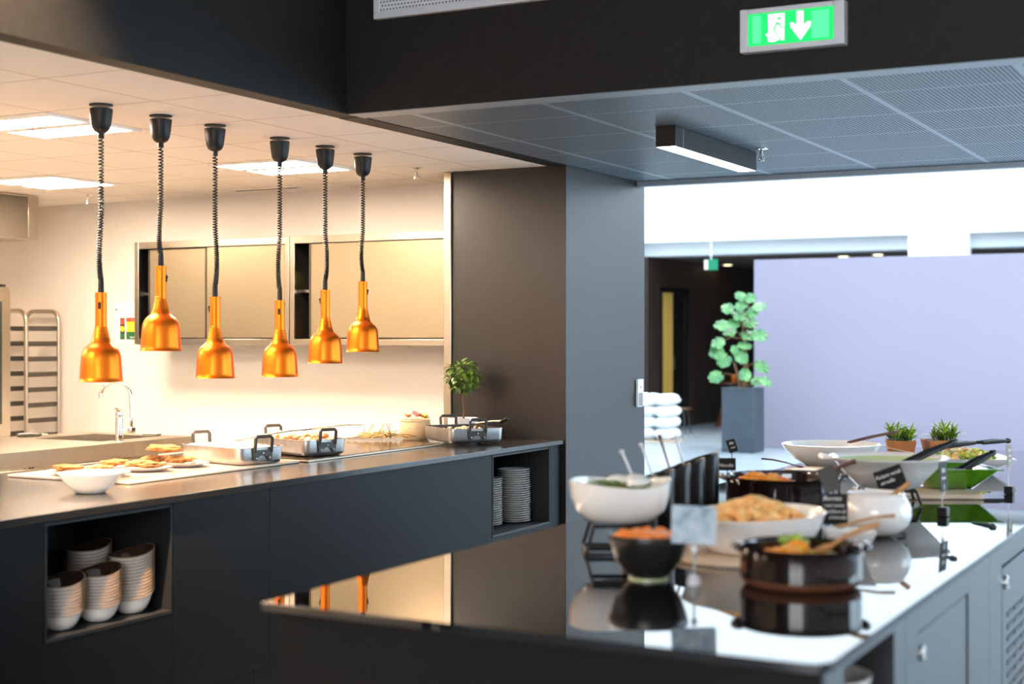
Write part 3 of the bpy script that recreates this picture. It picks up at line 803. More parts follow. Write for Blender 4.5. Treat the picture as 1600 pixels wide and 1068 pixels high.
for i in range(40):
    spots.append(((i % 10 - 4.5) * 0.038 + rnd.uniform(-0.006, 0.006), (i // 10 - 1.5) * 0.052 + rnd.uniform(-0.008, 0.008)))
m1, m2 = MB(), MB()
for i, (u, v) in enumerate(spots):
    pot = (u < 0.02 and rnd.random() < 0.75) or rnd.random() < 0.35
    zz = 0.062 + (0.022 if -0.14 < u < 0.10 else 0.004) + rnd.uniform(-0.005, 0.008)
    m1.blob((u, v, zz), (rnd.uniform(0.021, 0.028), rnd.uniform(0.018, 0.024), rnd.uniform(0.016, 0.021)), i, 0.3, 2, mat=0 if pot else 1)
m1.box((-0.195, -0.11, 0.04), (0.195, 0.11, 0.06), mat=1)
tag(m1.build('potatoes_and_meat', [M['potato'], M['meat']], loc=(P2[0], P2[1], CT + 0.0125), rot=(0, 0, R(-18))), 'pale potatoes and browned meat heaped in the middle roasting pan', 'food', kind='stuff')
m = MB()
for i in range(20):
    u, v = rnd.uniform(-0.15, 0.10), rnd.uniform(-0.12, 0.10)
    a = rnd.uniform(0, 6.28)
    z = 0.052 + rnd.uniform(0, 0.016)
    T = TR(u, v, z, rnd.uniform(-1, 1), rnd.uniform(-1, 1), a)
    m.tube([T @ Vector((0.011 * math.cos(q * PI / 4), 0.011 * math.sin(q * PI / 4), 0)) for q in range(8)], 0.0042, 6, closed=True)
m.box((-0.18, -0.135, 0.03), (0.18, 0.135, 0.05), mat=1)
tag(m.build('onion_rings', [M['potato'], M['niche']], loc=(P3[0], P3[1], CT + 0.0125), rot=(0, 0, R(-38))), 'pale rings left in the roasting pan beside the little tree', 'food', kind='stuff')

def spoon(name, label, p_bowl, p_end, m_, bowl=(0.03, 0.02), r=0.0035, group=None, flat=0.45, cat='spoon'):
    a, b = Vector(p_bowl), Vector(p_end)
    t = thing(name, label, cat, a, 0, group)
    d = (b - a)
    L = d.length; dn = d.normalized()
    hz = Vector((dn.x, dn.y, 0)).normalized()
    s = MB()
    pts = [dn * bowl[0] * 0.8, dn * (L * 0.35) + Vector((0, 0, 0.004)), dn * (L * 0.7) + Vector((0, 0, 0.005)), dn * L]
    s.tube(pts, [r * 0.8, r, r * 1.15, r * 1.35], 10)
    s.build('handle', m_, t)
    b_ = MB()
    Q = dn.to_track_quat('X', 'Z').to_matrix().to_4x4()
    b_.lathe([(0, -0.35), (0.5, -0.28), (0.85, -0.1), (1, 0.1), (0.95, 0.1), (0.8, -0.06), (0.45, -0.2), (0, -0.26)], 22, T=Q @ Matrix.Diagonal((bowl[0], bowl[1], 0.018, 1)))
    b_.build('spoon_bowl', m_, t)
    return t
spoon('serving_spoon', 'steel serving spoon resting in the pan of white sauce', (-4.20, 5.30, 1.028), (-3.98, 5.55, 1.072), M['chrome'])
spoon('serving_spoon', 'steel serving spoon sticking out of the middle pan of potatoes', (-4.10, 5.74, 1.060), (-3.80, 5.72, 1.088), M['chrome'])
spoon('serving_spoon', 'steel serving spoon resting across the pan beside the little tree', (-3.92, 6.95, 1.022), (-3.69, 6.87, 1.046), M['steel'], r=0.005)
tag(MB().box((-0.03, -0.012, -0.008), (0.03, 0.012, 0.008)).build('spoon_rest_clip', M['black_plastic'], bevel=0.004, loc=(-3.675, 6.862, 1.052), rot=(0.2, -0.4, -0.3)), 'small black clip at the end of the spoon beside the tree', 'clip')

# little topiary tree
t = thing('topiary_tree', 'small round topiary tree in a white pot against the pillar', 'potted tree', (-4.12, 7.20, CT))
MB().lathe([(0, 0.001), (0.070, 0.001), (0.082, 0.006), (0.086, 0.10), (0.088, 0.118), (0.082, 0.118), (0.079, 0.10), (0, 0.098)], 36).build('pot', M['ceramic'], t)
MB().lathe([(0, 0.105), (0.079, 0.101), (0.079, 0.098), (0, 0.098)], 24).build('soil', M['soil'], t)
MB().tube([(0.002, 0, 0.10), (0.004, 0.001, 0.16), (0.0, -0.002, 0.22), (0.002, 0, 0.30), (0, 0, 0.35)], [0.006, 0.0055, 0.005, 0.0055, 0.006], 8).build('trunk', M['trunk'], t)
fo = MB()
q = random.Random(3)
for i in range(420):
    d = Vector((q.gauss(0, 1), q.gauss(0, 1), q.gauss(0, 1))).normalized()
    rr = 0.045 + 0.045 * q.random() ** 0.6
    p = Vector((0, 0, 0.355)) + Vector((d.x, d.y, d.z * 0.92)) * rr
    dd = (d * 0.7 + Vector((q.uniform(-1, 1), q.uniform(-1, 1), q.uniform(-0.8, 0.5)))).normalized()
    fo.leaf(p, dd, q.uniform(0.026, 0.044), q.uniform(0.014, 0.021), (q.uniform(-.4, .4), q.uniform(-.4, .4), 1), 0.3, mat=0 if q.random() < 0.62 else 1, n=3)
fo.build('foliage', [M['leaf_dark'], M['leaf_mid']], t)

# straw and basket
q = random.Random(5)
m = MB()
for i in range(46):
    a = q.uniform(0, 6.28)
    c = Vector((q.gauss(0, 0.075), q.gauss(0, 0.05), 0.014 + q.random() * 0.02))
    L = q.uniform(0.05, 0.13)
    d = Vector((math.cos(a), math.sin(a), q.uniform(-0.05, 0.12)))
    p = [c - d * L * 0.5 + Vector((0, 0, 0)), c + Vector((q.uniform(-.01, .01), q.uniform(-.01, .01), q.uniform(0.0, 0.018))), c + d * L * 0.5 + Vector((0, 0, q.uniform(-0.005, 0.02)))]
    for v in p: v.z = max(v.z, 0.004)
    m.tube(p, [0.0035, 0.003, 0.0018], 5)
for i in range(7):
    a = q.uniform(0, 6.28); b = Vector((q.uniform(-0.12, 0.12), q.uniform(-0.05, 0.05), 0.01))
    m.tube([b, b + Vector((0.015 * math.cos(a), 0.015 * math.sin(a), 0.04)), b + Vector((0.05 * math.cos(a), 0.05 * math.sin(a), 0.085))], [0.0035, 0.003, 0.0015], 5)
tag(m.build('straw_bundle', M['straw'], loc=(-4.36, 6.74, CT + 0.0118), rot=(0, 0, R(30))), 'loose dry straw scattered on the counter before the basket', 'straw', kind='stuff')
t = thing('flower_basket', 'cream woven basket of pink and yellow flowers beside the last pan', 'basket', (-4.325, 7.02, CT))
MB().lathe([(0, 0.001), (0.068, 0.001), (0.082, 0.02), (0.090, 0.05), (0.086, 0.085), (0.080, 0.105), (0.075, 0.105), (0.080, 0.08), (0.083, 0.05), (0, 0.03)], 36).build('basket_body', M['wicker'], t)
MB().tube([(0.079 * math.cos(2 * PI * i / 40), 0.079 * math.sin(2 * PI * i / 40), 0.106) for i in range(40)], 0.006, 6, closed=True).build('rim', M['wicker'], t)
for i, (x, y, z, mm, nm) in enumerate(((-0.035, -0.02, 0.135, 'peach', 'peach flower'), (-0.015, 0.03, 0.145, 'pink', 'pink flower'), (0.025, -0.015, 0.14, 'pink', 'pink flower'), (0.052, 0.015, 0.13, 'yellow', 'yellow flower'), (0.015, 0.045, 0.135, 'peach', 'peach flower'))):
    m = MB()
    for k in range(10):
        a = k * 2.4; e = 0.25 + 0.09 * k
        m.leaf((0, 0, 0), (math.cos(a) * math.cos(e), math.sin(a) * math.cos(e), math.sin(e)), 0.034, 0.028, (0, 0, 1), 0.25, n=3)
    m.tube([(0, 0, -0.05), (0, 0, 0.004)], 0.002, 5)
    o = m.build('flower', M[mm], t, loc=(x, y, z - 0.012))
    o['label'] = nm

# ------------------------------------------------------------------ kitchen behind the counter
# steel sink bench
t = thing('sink_bench', 'brushed steel sink bench behind the serving counter', 'sink bench', (-5.60, 6.66, 0))
b = MB()
# top as strips around the basin (local x from 0 back to -0.85, y from 0 to -4)
zt, zu = CT, CT - 0.03
bx0, bx1, by0, by1 = -0.66, -0.17, -0.58, -0.12
b.box((-0.85, -4.0, zu), (0, by0, zt)).box((-0.85, by1, zu), (0, 0, zt)).box((-0.85, by0, zu), (bx0, by1, zt)).box((bx1, by0, zu), (0, by1, zt))
b.build('steel_top', M['steel'], t)
s = MB()
s.box((bx0, by0, zt - 0.20), (bx1, by1, zt - 0.19)).box((bx0 - 0.006, by0, zt - 0.19), (bx0, by1, zt - 0.03)).box((bx1, by0, zt - 0.19), (bx1 + 0.006, by1, zt - 0.03)).box((bx0, by0 - 0.006, zt - 0.19), (bx1, by0, zt - 0.03)).box((bx0, by1, zt - 0.19), (bx1, by1 + 0.006, zt - 0.03))
s.build('sink_basin', M['steel'], t)
MB().box((-0.02, -4.0, zt - 0.082), (0.0, 0, zu)).build('apron', M['steel'], t)
MB().box((-0.85, -4.0, 0.10), (-0.02, -0.001, zu - 0.18)).build('body', M['steel'], t)
for k in range(4):
    y1 = -0.02 - k * 0.98
    MB().box((-0.018, y1 - 0.96, 0.12), (0.002, y1, zt - 0.092)).build('drawer_front', M['steel'], t, bevel=0.002)
MB().box((-0.80, -3.95, 0), (-0.08, -0.05, 0.10)).build('plinth', M['steel_dark'], t)
# mixer tap
t = thing('mixer_tap', 'chrome mixer tap with tall curved spout on the steel bench', 'tap', (-5.680, 6.13, CT))
MB().lathe([(0, 0.001), (0.026, 0.001), (0.026, 0.008), (0.021, 0.012), (0.021, 0.125), (0.019, 0.135), (0, 0.137)], 24).build('tap_body', M['chrome'], t)
sp = [(0.03, 0.02, 0.055), (0.058, 0.036, 0.058), (0.060, 0.037, 0.08)]
pts = [(0.0, 0.0, 0.060), (0.045, 0.024, 0.062), (0.058, 0.032, 0.075), (0.058, 0.032, 0.12), (0.056, 0.031, 0.24)]
for i in range(1, 13):
    a = PI * i / 12 * 0.93
    r_ = 0.078
    cx = 0.056 - r_ * (1 - math.cos(a)); cz = 0.24 + r_ * math.sin(a) * 1.1
    pts.append((cx, 0.031 - 0.45 * r_ * (1 - math.cos(a)), cz))
MB().tube(pts, 0.0105, 12).build('spout', M['chrome'], t)
MB().cyl(0.0125, -0.012, 0.012, 14, T=TR(*(Vector(pts[-1]) - Vector((0, 0, 0.008))))).build('aerator', M['chrome'], t)
h = MB().lathe([(0, 0.138), (0.020, 0.138), (0.021, 0.15), (0.018, 0.168), (0.008, 0.172), (0, 0.172)], 20)
h.tube([(0, 0, 0.165), (0.02, -0.035, 0.178), (0.03, -0.065, 0.183)], [0.011, 0.008, 0.006], 10)
h.build('lever', M['chrome'], t)
MB().box((0.042, 0.012, 0.045), (0.074, 0.05, 0.078)).build('swivel_block', M['chrome'], t, bevel=0.004)
tag(MB().tube([(-0.075, 0, 0.014), (-0.06, 0, 0.014), (0.05, 0, 0.014), (0.066, 0, 0.014)], [0.008, 0.0125, 0.0125, 0.007], 12).tube([(0.066, 0, 0.014), (0.10, 0, 0.013)], [0.006, 0.004], 8, mat=1).build('spray_handle', [M['steel_dark'], M['potato']], loc=(-6.36, 6.14, CT), rot=(0, 0, R(62))), 'grey tube shaped brush handle lying left on the steel bench', 'brush')
tag(MB().tube([(-0.05, 0, 0.005), (0, 0.004, 0.007), (0.05, 0, 0.005)], 0.004, 8).blob((0.058, 0, 0.008), (0.018, 0.011, 0.007), 2, 0.2).build('teaspoon', M['steel_dark'], loc=(-5.84, 6.555, CT), rot=(0, 0, R(10))), 'small dark spoon lying on the steel bench right of the tap', 'spoon')

# tray trolley
t = thing('tray_trolley', 'tall steel tray trolley with rounded top against the kitchen wall', 'trolley', (-8.02, 7.705, 0))
def bent(x0, x1, y, z1):
    r_ = 0.075
    p = [(x0, y, 0.12), (x0, y, z1 - r_)]
    for i in range(1, 7):
        a = PI / 2 * i / 6
        p.append((x0 + r_ * (1 - math.cos(a)), y, z1 - r_ + r_ * math.sin(a)))
    for i in range(0, 7):
        a = PI / 2 * (1 - i / 6)
        p.append((x1 - r_ * (1 - math.cos(a)), y, z1 - r_ + r_ * math.sin(a)))
    p.append((x1, y, 0.12))
    return p
for y in (-0.155, 0.155):
    MB().tube(bent(-0.16, 0.16, y, 1.675), 0.0145, 10).build('side_frame', M['steel'], t)
for k in range(12):
    z = 0.34 + k * 0.1085
    for x in (-0.16, 0.16):
        sg = -1 if x > 0 else 1
        MB().box((min(x, x + sg * 0.03), -0.14, z), (max(x, x + sg * 0.03), 0.14, z + 0.004)).box((x - 0.003, -0.14, z + 0.004), (x + 0.003, 0.14, z + 0.034)).build('tray_rail', M['steel_dark'], t)
for x in (-0.16, 0.16):
    for y in (-0.155, 0.155):
        MB().cyl(0.045, -0.014, 0.014, 18, T=TR(x, y, 0.052, R(90))).cyl(0.008, 0.08, 0.13, 8, T=TR(x, y, 0)).build('castor', M['black_plastic'], t)
# oven at the left edge
t = thing('combi_oven', 'tall steel oven with dark glass door at the left edge of the view', 'oven', (-7.36, 6.93, 0))
MB().box((-0.85, -0.95, 0.12), (0, 0, 1.815)).build('oven_body', M['steel'], t, bevel=0.006)
MB().box((0.001, -0.93, 0.85), (0.03, -0.02, 1.79)).build('oven_door', M['steel'], t, bevel=0.004)
MB().box((0.030, -0.88, 0.93), (0.036, -0.095, 1.72)).build('door_glass', M['oven_glass'], t, bevel=0.003)
MB().box((0.001, -0.93, 0.2), (0.03, -0.02, 0.83)).build('lower_door', M['steel'], t, bevel=0.004)
MB().box((-0.20, -0.16, 1.8155), (-0.02, -0.10, 1.835)).box((-0.12, -0.05, 1.8155), (-0.02, -0.015, 1.832)).build('vent_caps', M['black_plastic'], t)
for x in (-0.75, -0.1):
    for y in (-0.85, -0.1):
        MB().cyl(0.02, 0, 0.121, 12, T=TR(x, y, 0)).build('foot', M['steel_dark'], t)
tag(MB().cyl(0.045, 1.836, 2.1425, 20).build('flue_pipe', M['white_plastic'], loc=(-7.62, 6.78, 0)), 'pale vertical flue pipe between the oven and the hood', 'pipe')
# hood
t = thing('extractor_hood', 'perforated steel extractor hood at upper left under the ceiling', 'hood', (-7.52, 7.335, 0))
hm = tile_mat('hood mesh filter', (0.10, 0.08, 0.055), (0.10, 0.08, 0.055), 0, 5, 0.0001, 0, 5, 0.0001, 0.7, metal=0.0)
nt = hm.node_tree
tcn = nt.nodes.new('ShaderNodeTexCoord'); spn = nt.nodes.new('ShaderNodeSeparateXYZ')
nt.links.new(tcn.outputs['Object'], spn.inputs[0])
ua = math_node(nt, 'DIVIDE', math_node(nt, 'ADD', spn.outputs[1], spn.outputs[2]), 0.020)
ub = math_node(nt, 'DIVIDE', math_node(nt, 'SUBTRACT', spn.outputs[1], spn.outputs[2]), 0.020)
hh = math_node(nt, 'MULTIPLY', math_node(nt, 'LESS_THAN', math_node(nt, 'FRACT', ua), 0.55), math_node(nt, 'LESS_THAN', math_node(nt, 'FRACT', ub), 0.55))
mxn = nt.nodes.new('ShaderNodeMix'); mxn.data_type = 'RGBA'
mxn.inputs[6].default_value = (0.125, 0.098, 0.068, 1); mxn.inputs[7].default_value = (0.05, 0.037, 0.024, 1)
nt.links.new(hh, mxn.inputs[0]); nt.links.new(mxn.outputs[2], nt.nodes['Principled BSDF'].inputs['Base Color'])
MB().box((-1.05, -2.2, 2.143), (-0.012, -0.012, 2.446)).build('hood_box', M['steel'], t)
MB().box((-0.012, -2.2, 2.155), (-0.004, -0.09, 2.435)).build('mesh_filter', hm, t)
MB().box((-0.012, -0.09, 2.143), (0, 0, 2.446)).box((-0.012, -2.2, 2.143), (0, -0.09, 2.157)).box((-0.012, -2.2, 2.434), (0, -0.09, 2.446)).build('edge_frame', M['steel'], t, bevel=0.002)

# wall cabinets
def wall_cab(x0, x1, label, doors, gap=None):
    t = thing('wall_cabinet', label, 'wall cabinet', (x0, 7.60, 1.44), 0, 'steel wall cabinets')
    w = x1 - x0
    H = 0.688
    c = MB()
    c.box((0.001, 0.02, 0), (0.016, 0.348, H)).box((w - 0.016, 0.02, 0), (w - 0.001, 0.348, H)).box((0.016, 0.02, 0), (w - 0.016, 0.348, 0.015)).box((0.016, 0.02, H - 0.015), (w - 0.016, 0.348, H)).box((0.016, 0.335, 0.015), (w - 0.016, 0.348, H - 0.015))
    c.build('carcass', M['steel_dark'], t)
    MB().box((0.018, 0.08, 0.335), (w - 0.018, 0.333, 0.352)).build('shelf', M['steel'], t)
    f = MB()
    f.box((0.001, 0, 0), (0.036, 0.022, H)).box((w - 0.036, 0, 0), (w - 0.001, 0.022, H)).box((0.036, 0, H - 0.045), (w - 0.036, 0.022, H)).box((0.036, 0, 0), (w - 0.036, 0.022, 0.038))
    f.build('front_frame', M['steel'], t, bevel=0.002)
    for a, b_, d, lb in doors:
        o = MB().box((a, d, 0.046), (b_, d + 0.014, H - 0.05)).build('sliding_door', M['steel_door'], t, bevel=0.0015)
        MB().box((a + 0.001, d - 0.003, 0.046), (a + 0.014, d - 0.0005, H - 0.05)).build('door_edge_strip', M['steel_dark'], o)
    return t
wall_cab(-6.908, -5.622, 'left steel wall cabinet with two closed sliding doors', ((0.10, 0.66, 0.028, ''), (0.60, 1.245, 0.010, '')))
wall_cab(-5.618, -4.36, 'right steel wall cabinet with its sliding door left open a gap', ((0.145, 1.222, 0.010, ''),))
tag(MB().blob((0, 0, 0.075), (0.055, 0.05, 0.075), 4, 0.25, 3).build('food_bag', M['noodle'], loc=(-5.485, 7.80, 1.794)), 'yellow food bag on the upper shelf in the cabinet gap', 'bag')
tag(MB().blob((0, 0, 0.10), (0.055, 0.05, 0.10), 9, 0.25, 3).build('food_bag', mat('red brown packet', (0.42, 0.12, 0.05), 0.4, var=0.3), loc=(-5.485, 7.80, 1.457)), 'red-brown packet on the lower shelf in the cabinet gap', 'bag')

# traffic-light poster
t = thing('wall_poster', 'white poster with traffic light and red, yellow, green bands', 'poster', (-7.41, 7.949, 1.45))
MB().box((0, -0.002, 0), (0.42, -0.0005, 0.285)).build('paper', M['paper'], t)
MB().box((0.055, -0.0035, 0.022), (0.098, -0.002, 0.175)).build('light_case', M['ink'], t, bevel=0.0)
for k, (c_, z) in enumerate((('red', 0.148), ('amber', 0.098), ('dgreen', 0.048))):
    MB().cyl(0.020, 0, 0.001, 20, T=TR(0.0765, -0.0036, z, R(90))).build('lamp_disc', M[c_], t)
for c_, z0, z1 in (('red', 0.148, 0.176), ('amber', 0.078, 0.148), ('dgreen', 0.022, 0.078)):
    MB().box((0.112, -0.0032, z0), (0.40, -0.002, z1)).build('colour_band', M[c_], t)
l = MB()
def scrib(mb, x, z, w, h, n, y=-0.0030, seed=0):
    q_ = random.Random(seed)
    for k in range(n):
        xx = x + w * k / n
        mb.box((xx, y - 0.0006, z), (xx + w / n * 0.55, y, z + h * q_.uniform(0.45, 1)))
scrib(l, 0.10, 0.198, 0.25, 0.010, 22, -0.0021, 3); scrib(l, 0.035, 0.228, 0.04, 0.014, 5, -0.0021, 5)
scrib(l, 0.15, 0.158, 0.09, 0.008, 10, -0.0033, 6); scrib(l, 0.13, 0.120, 0.16, 0.006, 16, -0.0033, 7); scrib(l, 0.13, 0.098, 0.18, 0.006, 16, -0.0033, 8)
l.build('small_print', M['grey_ink'], t)
MB().box((0.012, -0.0028, 0.226), (0.026, -0.002, 0.244)).build('logo_mark', M['blue_ink'], t)
l = MB(); scrib(l, 0.15, 0.034, 0.16, 0.012, 14, -0.0033, 9); l.build('band_print', M['paper'], t)

# ------------------------------------------------------------------ far hall
t = thing('potted_plant', 'tall plant with lobed mint green leaves in a slate blue planter', 'potted plant', (-6.26, 18.22, 0))
pl = MB()
pl.box((-0.215, -0.215, 0.001), (0.215, 0.215, 0.80)).box((-0.215, -0.215, 0.80), (0.215, -0.19, 0.83)).box((-0.215, 0.19, 0.80), (0.215, 0.215, 0.83)).box((-0.215, -0.19, 0.80), (-0.19, 0.19, 0.83)).box((0.19, -0.19, 0.80), (0.215, 0.19, 0.83))
pl.build('planter', M['planter'], t, bevel=0.006)
MB().box((-0.19, -0.19, 0.80), (0.19, 0.19, 0.815)).build('soil', M['soil'], t)
def LP(px, py, dd=0.0):
    tt = 18.85 + dd
    l_ = (px - 800) / 2300 * tt; z = 1.5 + (524 - py) / 2300 * tt
    a = R(27.88)
    return Vector((l_ * math.cos(a) - tt * math.sin(a) + 6.26, l_ * math.sin(a) + tt * math.cos(a) - 18.22, z))
stem = MB()
root = Vector((0.0, 0.0, 0.81))
mains = [[root, Vector((0.02, 0, 1.0)), Vector((0.03, 0.02, 1.25)), Vector((0.05, 0.0, 1.6)), Vector((0.08, 0, 1.95))], [root + Vector((0.03, 0, 0)), Vector((0.05, 0.02, 1.1)), Vector((0.02, -0.03, 1.45)), Vector((0.0, -0.02, 1.75))], [root + Vector((-0.04, 0, 0)), Vector((-0.06, 0, 0.95)), Vector((-0.12, 0, 1.15))]]
for p in mains: stem.tube(p, [0.018, 0.016, 0.014, 0.011, 0.008][:len(p)], 7)
q = random.Random(11)
leaves = [(1158, 463, 21), (1172, 465, 19), (1186, 478, 25), (1137, 481, 23), (1158, 477, 20), (1156, 492, 24), (1172, 503, 24), (1128, 507, 26), (1140, 517, 25), (1170, 523, 26), (1187, 523, 24), (1122, 535, 24), (1120, 549, 26), (1132, 562, 26), (1148, 546, 15), (1158, 557, 24), (1164, 585, 23), (1190, 572, 24), (1183, 594, 22), (1196, 595, 20), (1119, 588, 24), (1147, 505, 18), (1163, 539, 22), (1176, 487, 20)]
for i, (px, py, s_) in enumerate(leaves):
    c = LP(px, py, q.uniform(-0.12, 0.10))
    L = s_ / 2300 * 18.85 * 1.0
    # petiole to the nearest main stem point
    best = min((p for mm in mains for p in mm), key=lambda p: (p - c).length + (0.4 if p.z > c.z + 0.05 else 0))
    mid = (best + c) / 2 + Vector((0, 0, 0.05))
    stem.tube([best, mid, c], [0.008, 0.006, 0.004], 5)
    a = math.atan2((c - best).z, (c - best).x) + q.uniform(-0.5, 0.5)
    tilt = q.uniform(0.1, 0.75)
    lf = MB()
    n = 22
    pts = [(0, 0, 0)]
    for k in range(n):
        b_ = 2 * PI * k / n
        rr = 1.0 - 0.16 * abs(math.sin(b_ * 3.5)) - (0.40 if k == 0 else 0)
        x_, y_ = rr * math.cos(b_) * 0.62, rr * math.sin(b_) * 0.48
        pts.append((x_, y_, -0.16 * (x_ * x_ + y_ * y_) + 0.05 * math.sin(b_ * 7)))
    lf.add(pts, [(0, k + 1, (k + 1) % n + 1) for k in range(n)], T=Matrix.Scale(L, 4))
    ro = Matrix.Rotation(a, 4, 'Y').to_euler()
    o = lf.build('leaf', M['leaf_mint'], t, loc=c)
    nrm = Vector((0.45 + q.uniform(-0.3, 0.3), -0.8, 0.75 + q.uniform(-0.5, 0.5))).normalized()
    o.rotation_mode = 'QUATERNION'
    from mathutils import Quaternion
    o.rotation_quaternion = nrm.to_track_quat('Z', 'X') @ Quaternion((0, 0, 1), q.uniform(0, 6.28))
stem.build('stem', M['trunk'], t)

# white pile, stool, round table, cup
t = thing('cloth_pile', 'white pile of folded cloth beside the pillar in the far hall', 'cloth pile', (-7.90, 19.40, 0))
MB().box((-0.24, -0.26, 0.0), (0.24, 0.26, 0.035)).build('pallet', M['wood_light'], t)
for k in range(4):
    m = MB()
    for ix in (-1, 1):
        for iy in (-1, 1):
            m.blob((ix * 0.12, iy * 0.13, 0.12 + k * 0.158), (0.145, 0.15, 0.085), k * 5 + ix + 2 * iy, 0.2, 3)
    m.build('folded_cloth', M['linen'], t)
t = thing('stool', 'thin dark metal stool in the far hall left of the plant', 'stool', (-8.07, 20.65, 0))
MB().cyl(0.16, 0.395, 0.42, 28).build('seat', M['wood_dark'], t, bevel=0.004)
for k in range(4):
    a = PI / 4 + k * PI / 2
    lg = MB().tube([(0.11 * math.cos(a), 0.11 * math.sin(a), 0.396), (0.17 * math.cos(a), 0.17 * math.sin(a), 0.008)], 0.010, 8).build('leg', M['steel_dark'], t)
    MB().blob((0.17 * math.cos(a), 0.17 * math.sin(a), 0.014), 0.013, sub=1, amp=0).build('foot', M['white_plastic'], lg)
t = thing('round_table', 'round brown wooden table with cone base behind the plant', 'table', (-8.23, 23.3, 0))
MB().cyl(0.26, 0.70, 0.725, 40).build('table_top', M['wood_dark'], t, bevel=0.004)
MB().lathe([(0, 0.001), (0.27, 0.001), (0.25, 0.02), (0.16, 0.25), (0.08, 0.5), (0.045, 0.70), (0, 0.70)], 32).build('cone_base', M['wood_dark'], t)
t = thing('copper_cup', 'small copper coloured cup on the round brown table', 'cup', (-8.16, 23.28, 0.7255))
MB().lathe([(0, 0.001), (0.05, 0.001), (0.062, 0.07), (0.066, 0.13), (0.062, 0.13), (0.057, 0.07), (0, 0.01)], 28).build('cup_body', M['copper'], t)

# ------------------------------------------------------------------ buffet island
tag(MB().prism([(-1.98, 2.575), (-0.765, 2.545), (-0.735, 2.552), (-0.72, 2.585), (-0.72, 7.75), (-1.98, 7.75)], 0.902, CT).build('buffet_worktop', M['gloss_top'], bevel=0.0015), 'long mirror-polished black buffet top in the foreground', 'worktop')
IX = -0.745
def island_unit(y0, y1, label, kind, front=False):
    t = thing('island_cabinet', label, 'cabinet', (IX, y0, 0), 0)
    w = y1 - y0
    MB().box((-1.21, 0.001, 0.001), (-1.19, w - 0.001, 0.9015)).build('rear_panel', M['black_lam'], t)
    if front: MB().box((-1.19, 0.001, 0.001), (-0.0, 0.02, 0.9015)).build('end_panel', M['black_lam'], t)
    MB().box((-1.18, 0.021, 0.001), (-0.06, w - 0.001, 0.09)).build('plinth', M['niche'], t)
    f = MB()
    if kind == 'niche':
        a, b_ = 0.15, 0.545
        f.box((-0.02, 0.021, 0.09), (0, a, 0.9015)).box((-0.02, b_, 0.09), (0, w - 0.001, 0.9015)).box((-0.02, a, 0.872), (0, b_, 0.9015)).box((-0.02, a, 0.09), (0, b_, 0.16))
        f.build('front_frame', M['isl_panel'], t, bevel=0.001)
        MB().box((-0.50, a - 0.01, 0.16), (-0.02, a, 0.872)).box((-0.50, b_, 0.16), (-0.02, b_ + 0.01, 0.872)).box((-0.51, a - 0.01, 0.16), (-0.50, b_ + 0.01, 0.872)).box((-0.5, a, 0.862), (-0.02, b_, 0.872)).box((-0.5, a, 0.15), (-0.02, b_, 0.16)).build('niche', M['niche'], t)
        MB().box((-0.50, a, 0.56), (-0.03, b_, 0.575)).build('shelf', M['niche'], t)
    elif kind == 'door':
        a, b_ = 0.12, 0.71
        f.box((-0.02, 0.001, 0.09), (0, a, 0.9015)).box((-0.02, b_, 0.09), (0, w - 0.001, 0.9015)).box((-0.02, a, 0.828), (0, b_, 0.9015))
        f.build('front_frame', M['isl_panel'], t, bevel=0.001)
        d = MB().box((-0.026, a + 0.003, 0.10), (-0.004, b_ - 0.003, 0.822)).build('door', M['isl_panel'], t, bevel=0.002)
        k = MB().lathe([(0, 0), (0.019, 0), (0.019, 0.006), (0.014, 0.011), (0, 0.012)], 22, T=TR(-0.004, a + 0.045, 0.775, 0, R(90)))
        k.build('lock', M['chrome'], d)
        MB().box((0.0075, a + 0.043, 0.767), (0.009, a + 0.047, 0.783)).build('key_slot', M['ink'], d)
    elif kind == 'vent':
        a, b_ = 0.20, 0.86
        f.box((-0.02, 0.001, 0.09), (0, a, 0.9015)).box((-0.02, b_, 0.09), (0, w - 0.001, 0.9015)).box((-0.02, a, 0.828), (0, b_, 0.9015))
        f.build('front_frame', M['isl_panel'], t, bevel=0.001)
        d = MB().box((-0.022, a + 0.003, 0.10), (0.001, b_ - 0.003, 0.820)).build('vented_door', M['isl_panel'], t, bevel=0.002)
        k = MB().lathe([(0, 0), (0.022, 0), (0.022, 0.006), (0.016, 0.012), (0, 0.013)], 22, T=TR(0.001, a + 0.045, 0.775, 0, R(90)))
        k.build('lock', M['chrome'], d)
        MB().box((0.0135, a + 0.043, 0.766), (0.015, a + 0.047, 0.784)).build('key_slot', M['ink'], d)
        v = MB()
        for c_ in range(4):
            for r_ in range(12):
                yy = a + 0.085 + c_ * 0.125
                zz = 0.665 - r_ * 0.036
                v.box((0.0008, yy, zz), (0.0035, yy + 0.105, zz + 0.014), mat=0)
        v.build('louvre_slots', M['niche'], d)
    else:
        f.box((-0.02, 0.001, 0.09), (0, w - 0.001, 0.9015)).build('front_frame', M['isl_panel'], t, bevel=0.001)
island_unit(2.60, 3.25, 'island end unit with open dark niche under the buffet corner', 'niche', True)
island_unit(3.25, 4.262, 'grey island unit with locked door, nearest the buffet corner', 'door')
island_unit(4.262, 5.45, 'grey island unit with slotted vent door at the right edge', 'vent')
island_unit(5.45, 7.70, 'plain grey island unit at the far end', 'plain')
for k in range(6):
    o = MB().lathe([(0, 0), (0.06, 0), (0.10, 0.012), (0.118, 0.03), (0.120, 0.042), (0.114, 0.042), (0.095, 0.02), (0, 0.008)], 40).build('wooden_bowl', M['stoneware'], loc=(-0.875, 2.985, 0.5755 + 0.0372 * k))
    tag(o, 'cream bowl, ' + ordl(5 - k, 6) + ' in the stack inside the island niche', 'bowl', 'stacked cream bowls in the island niche')

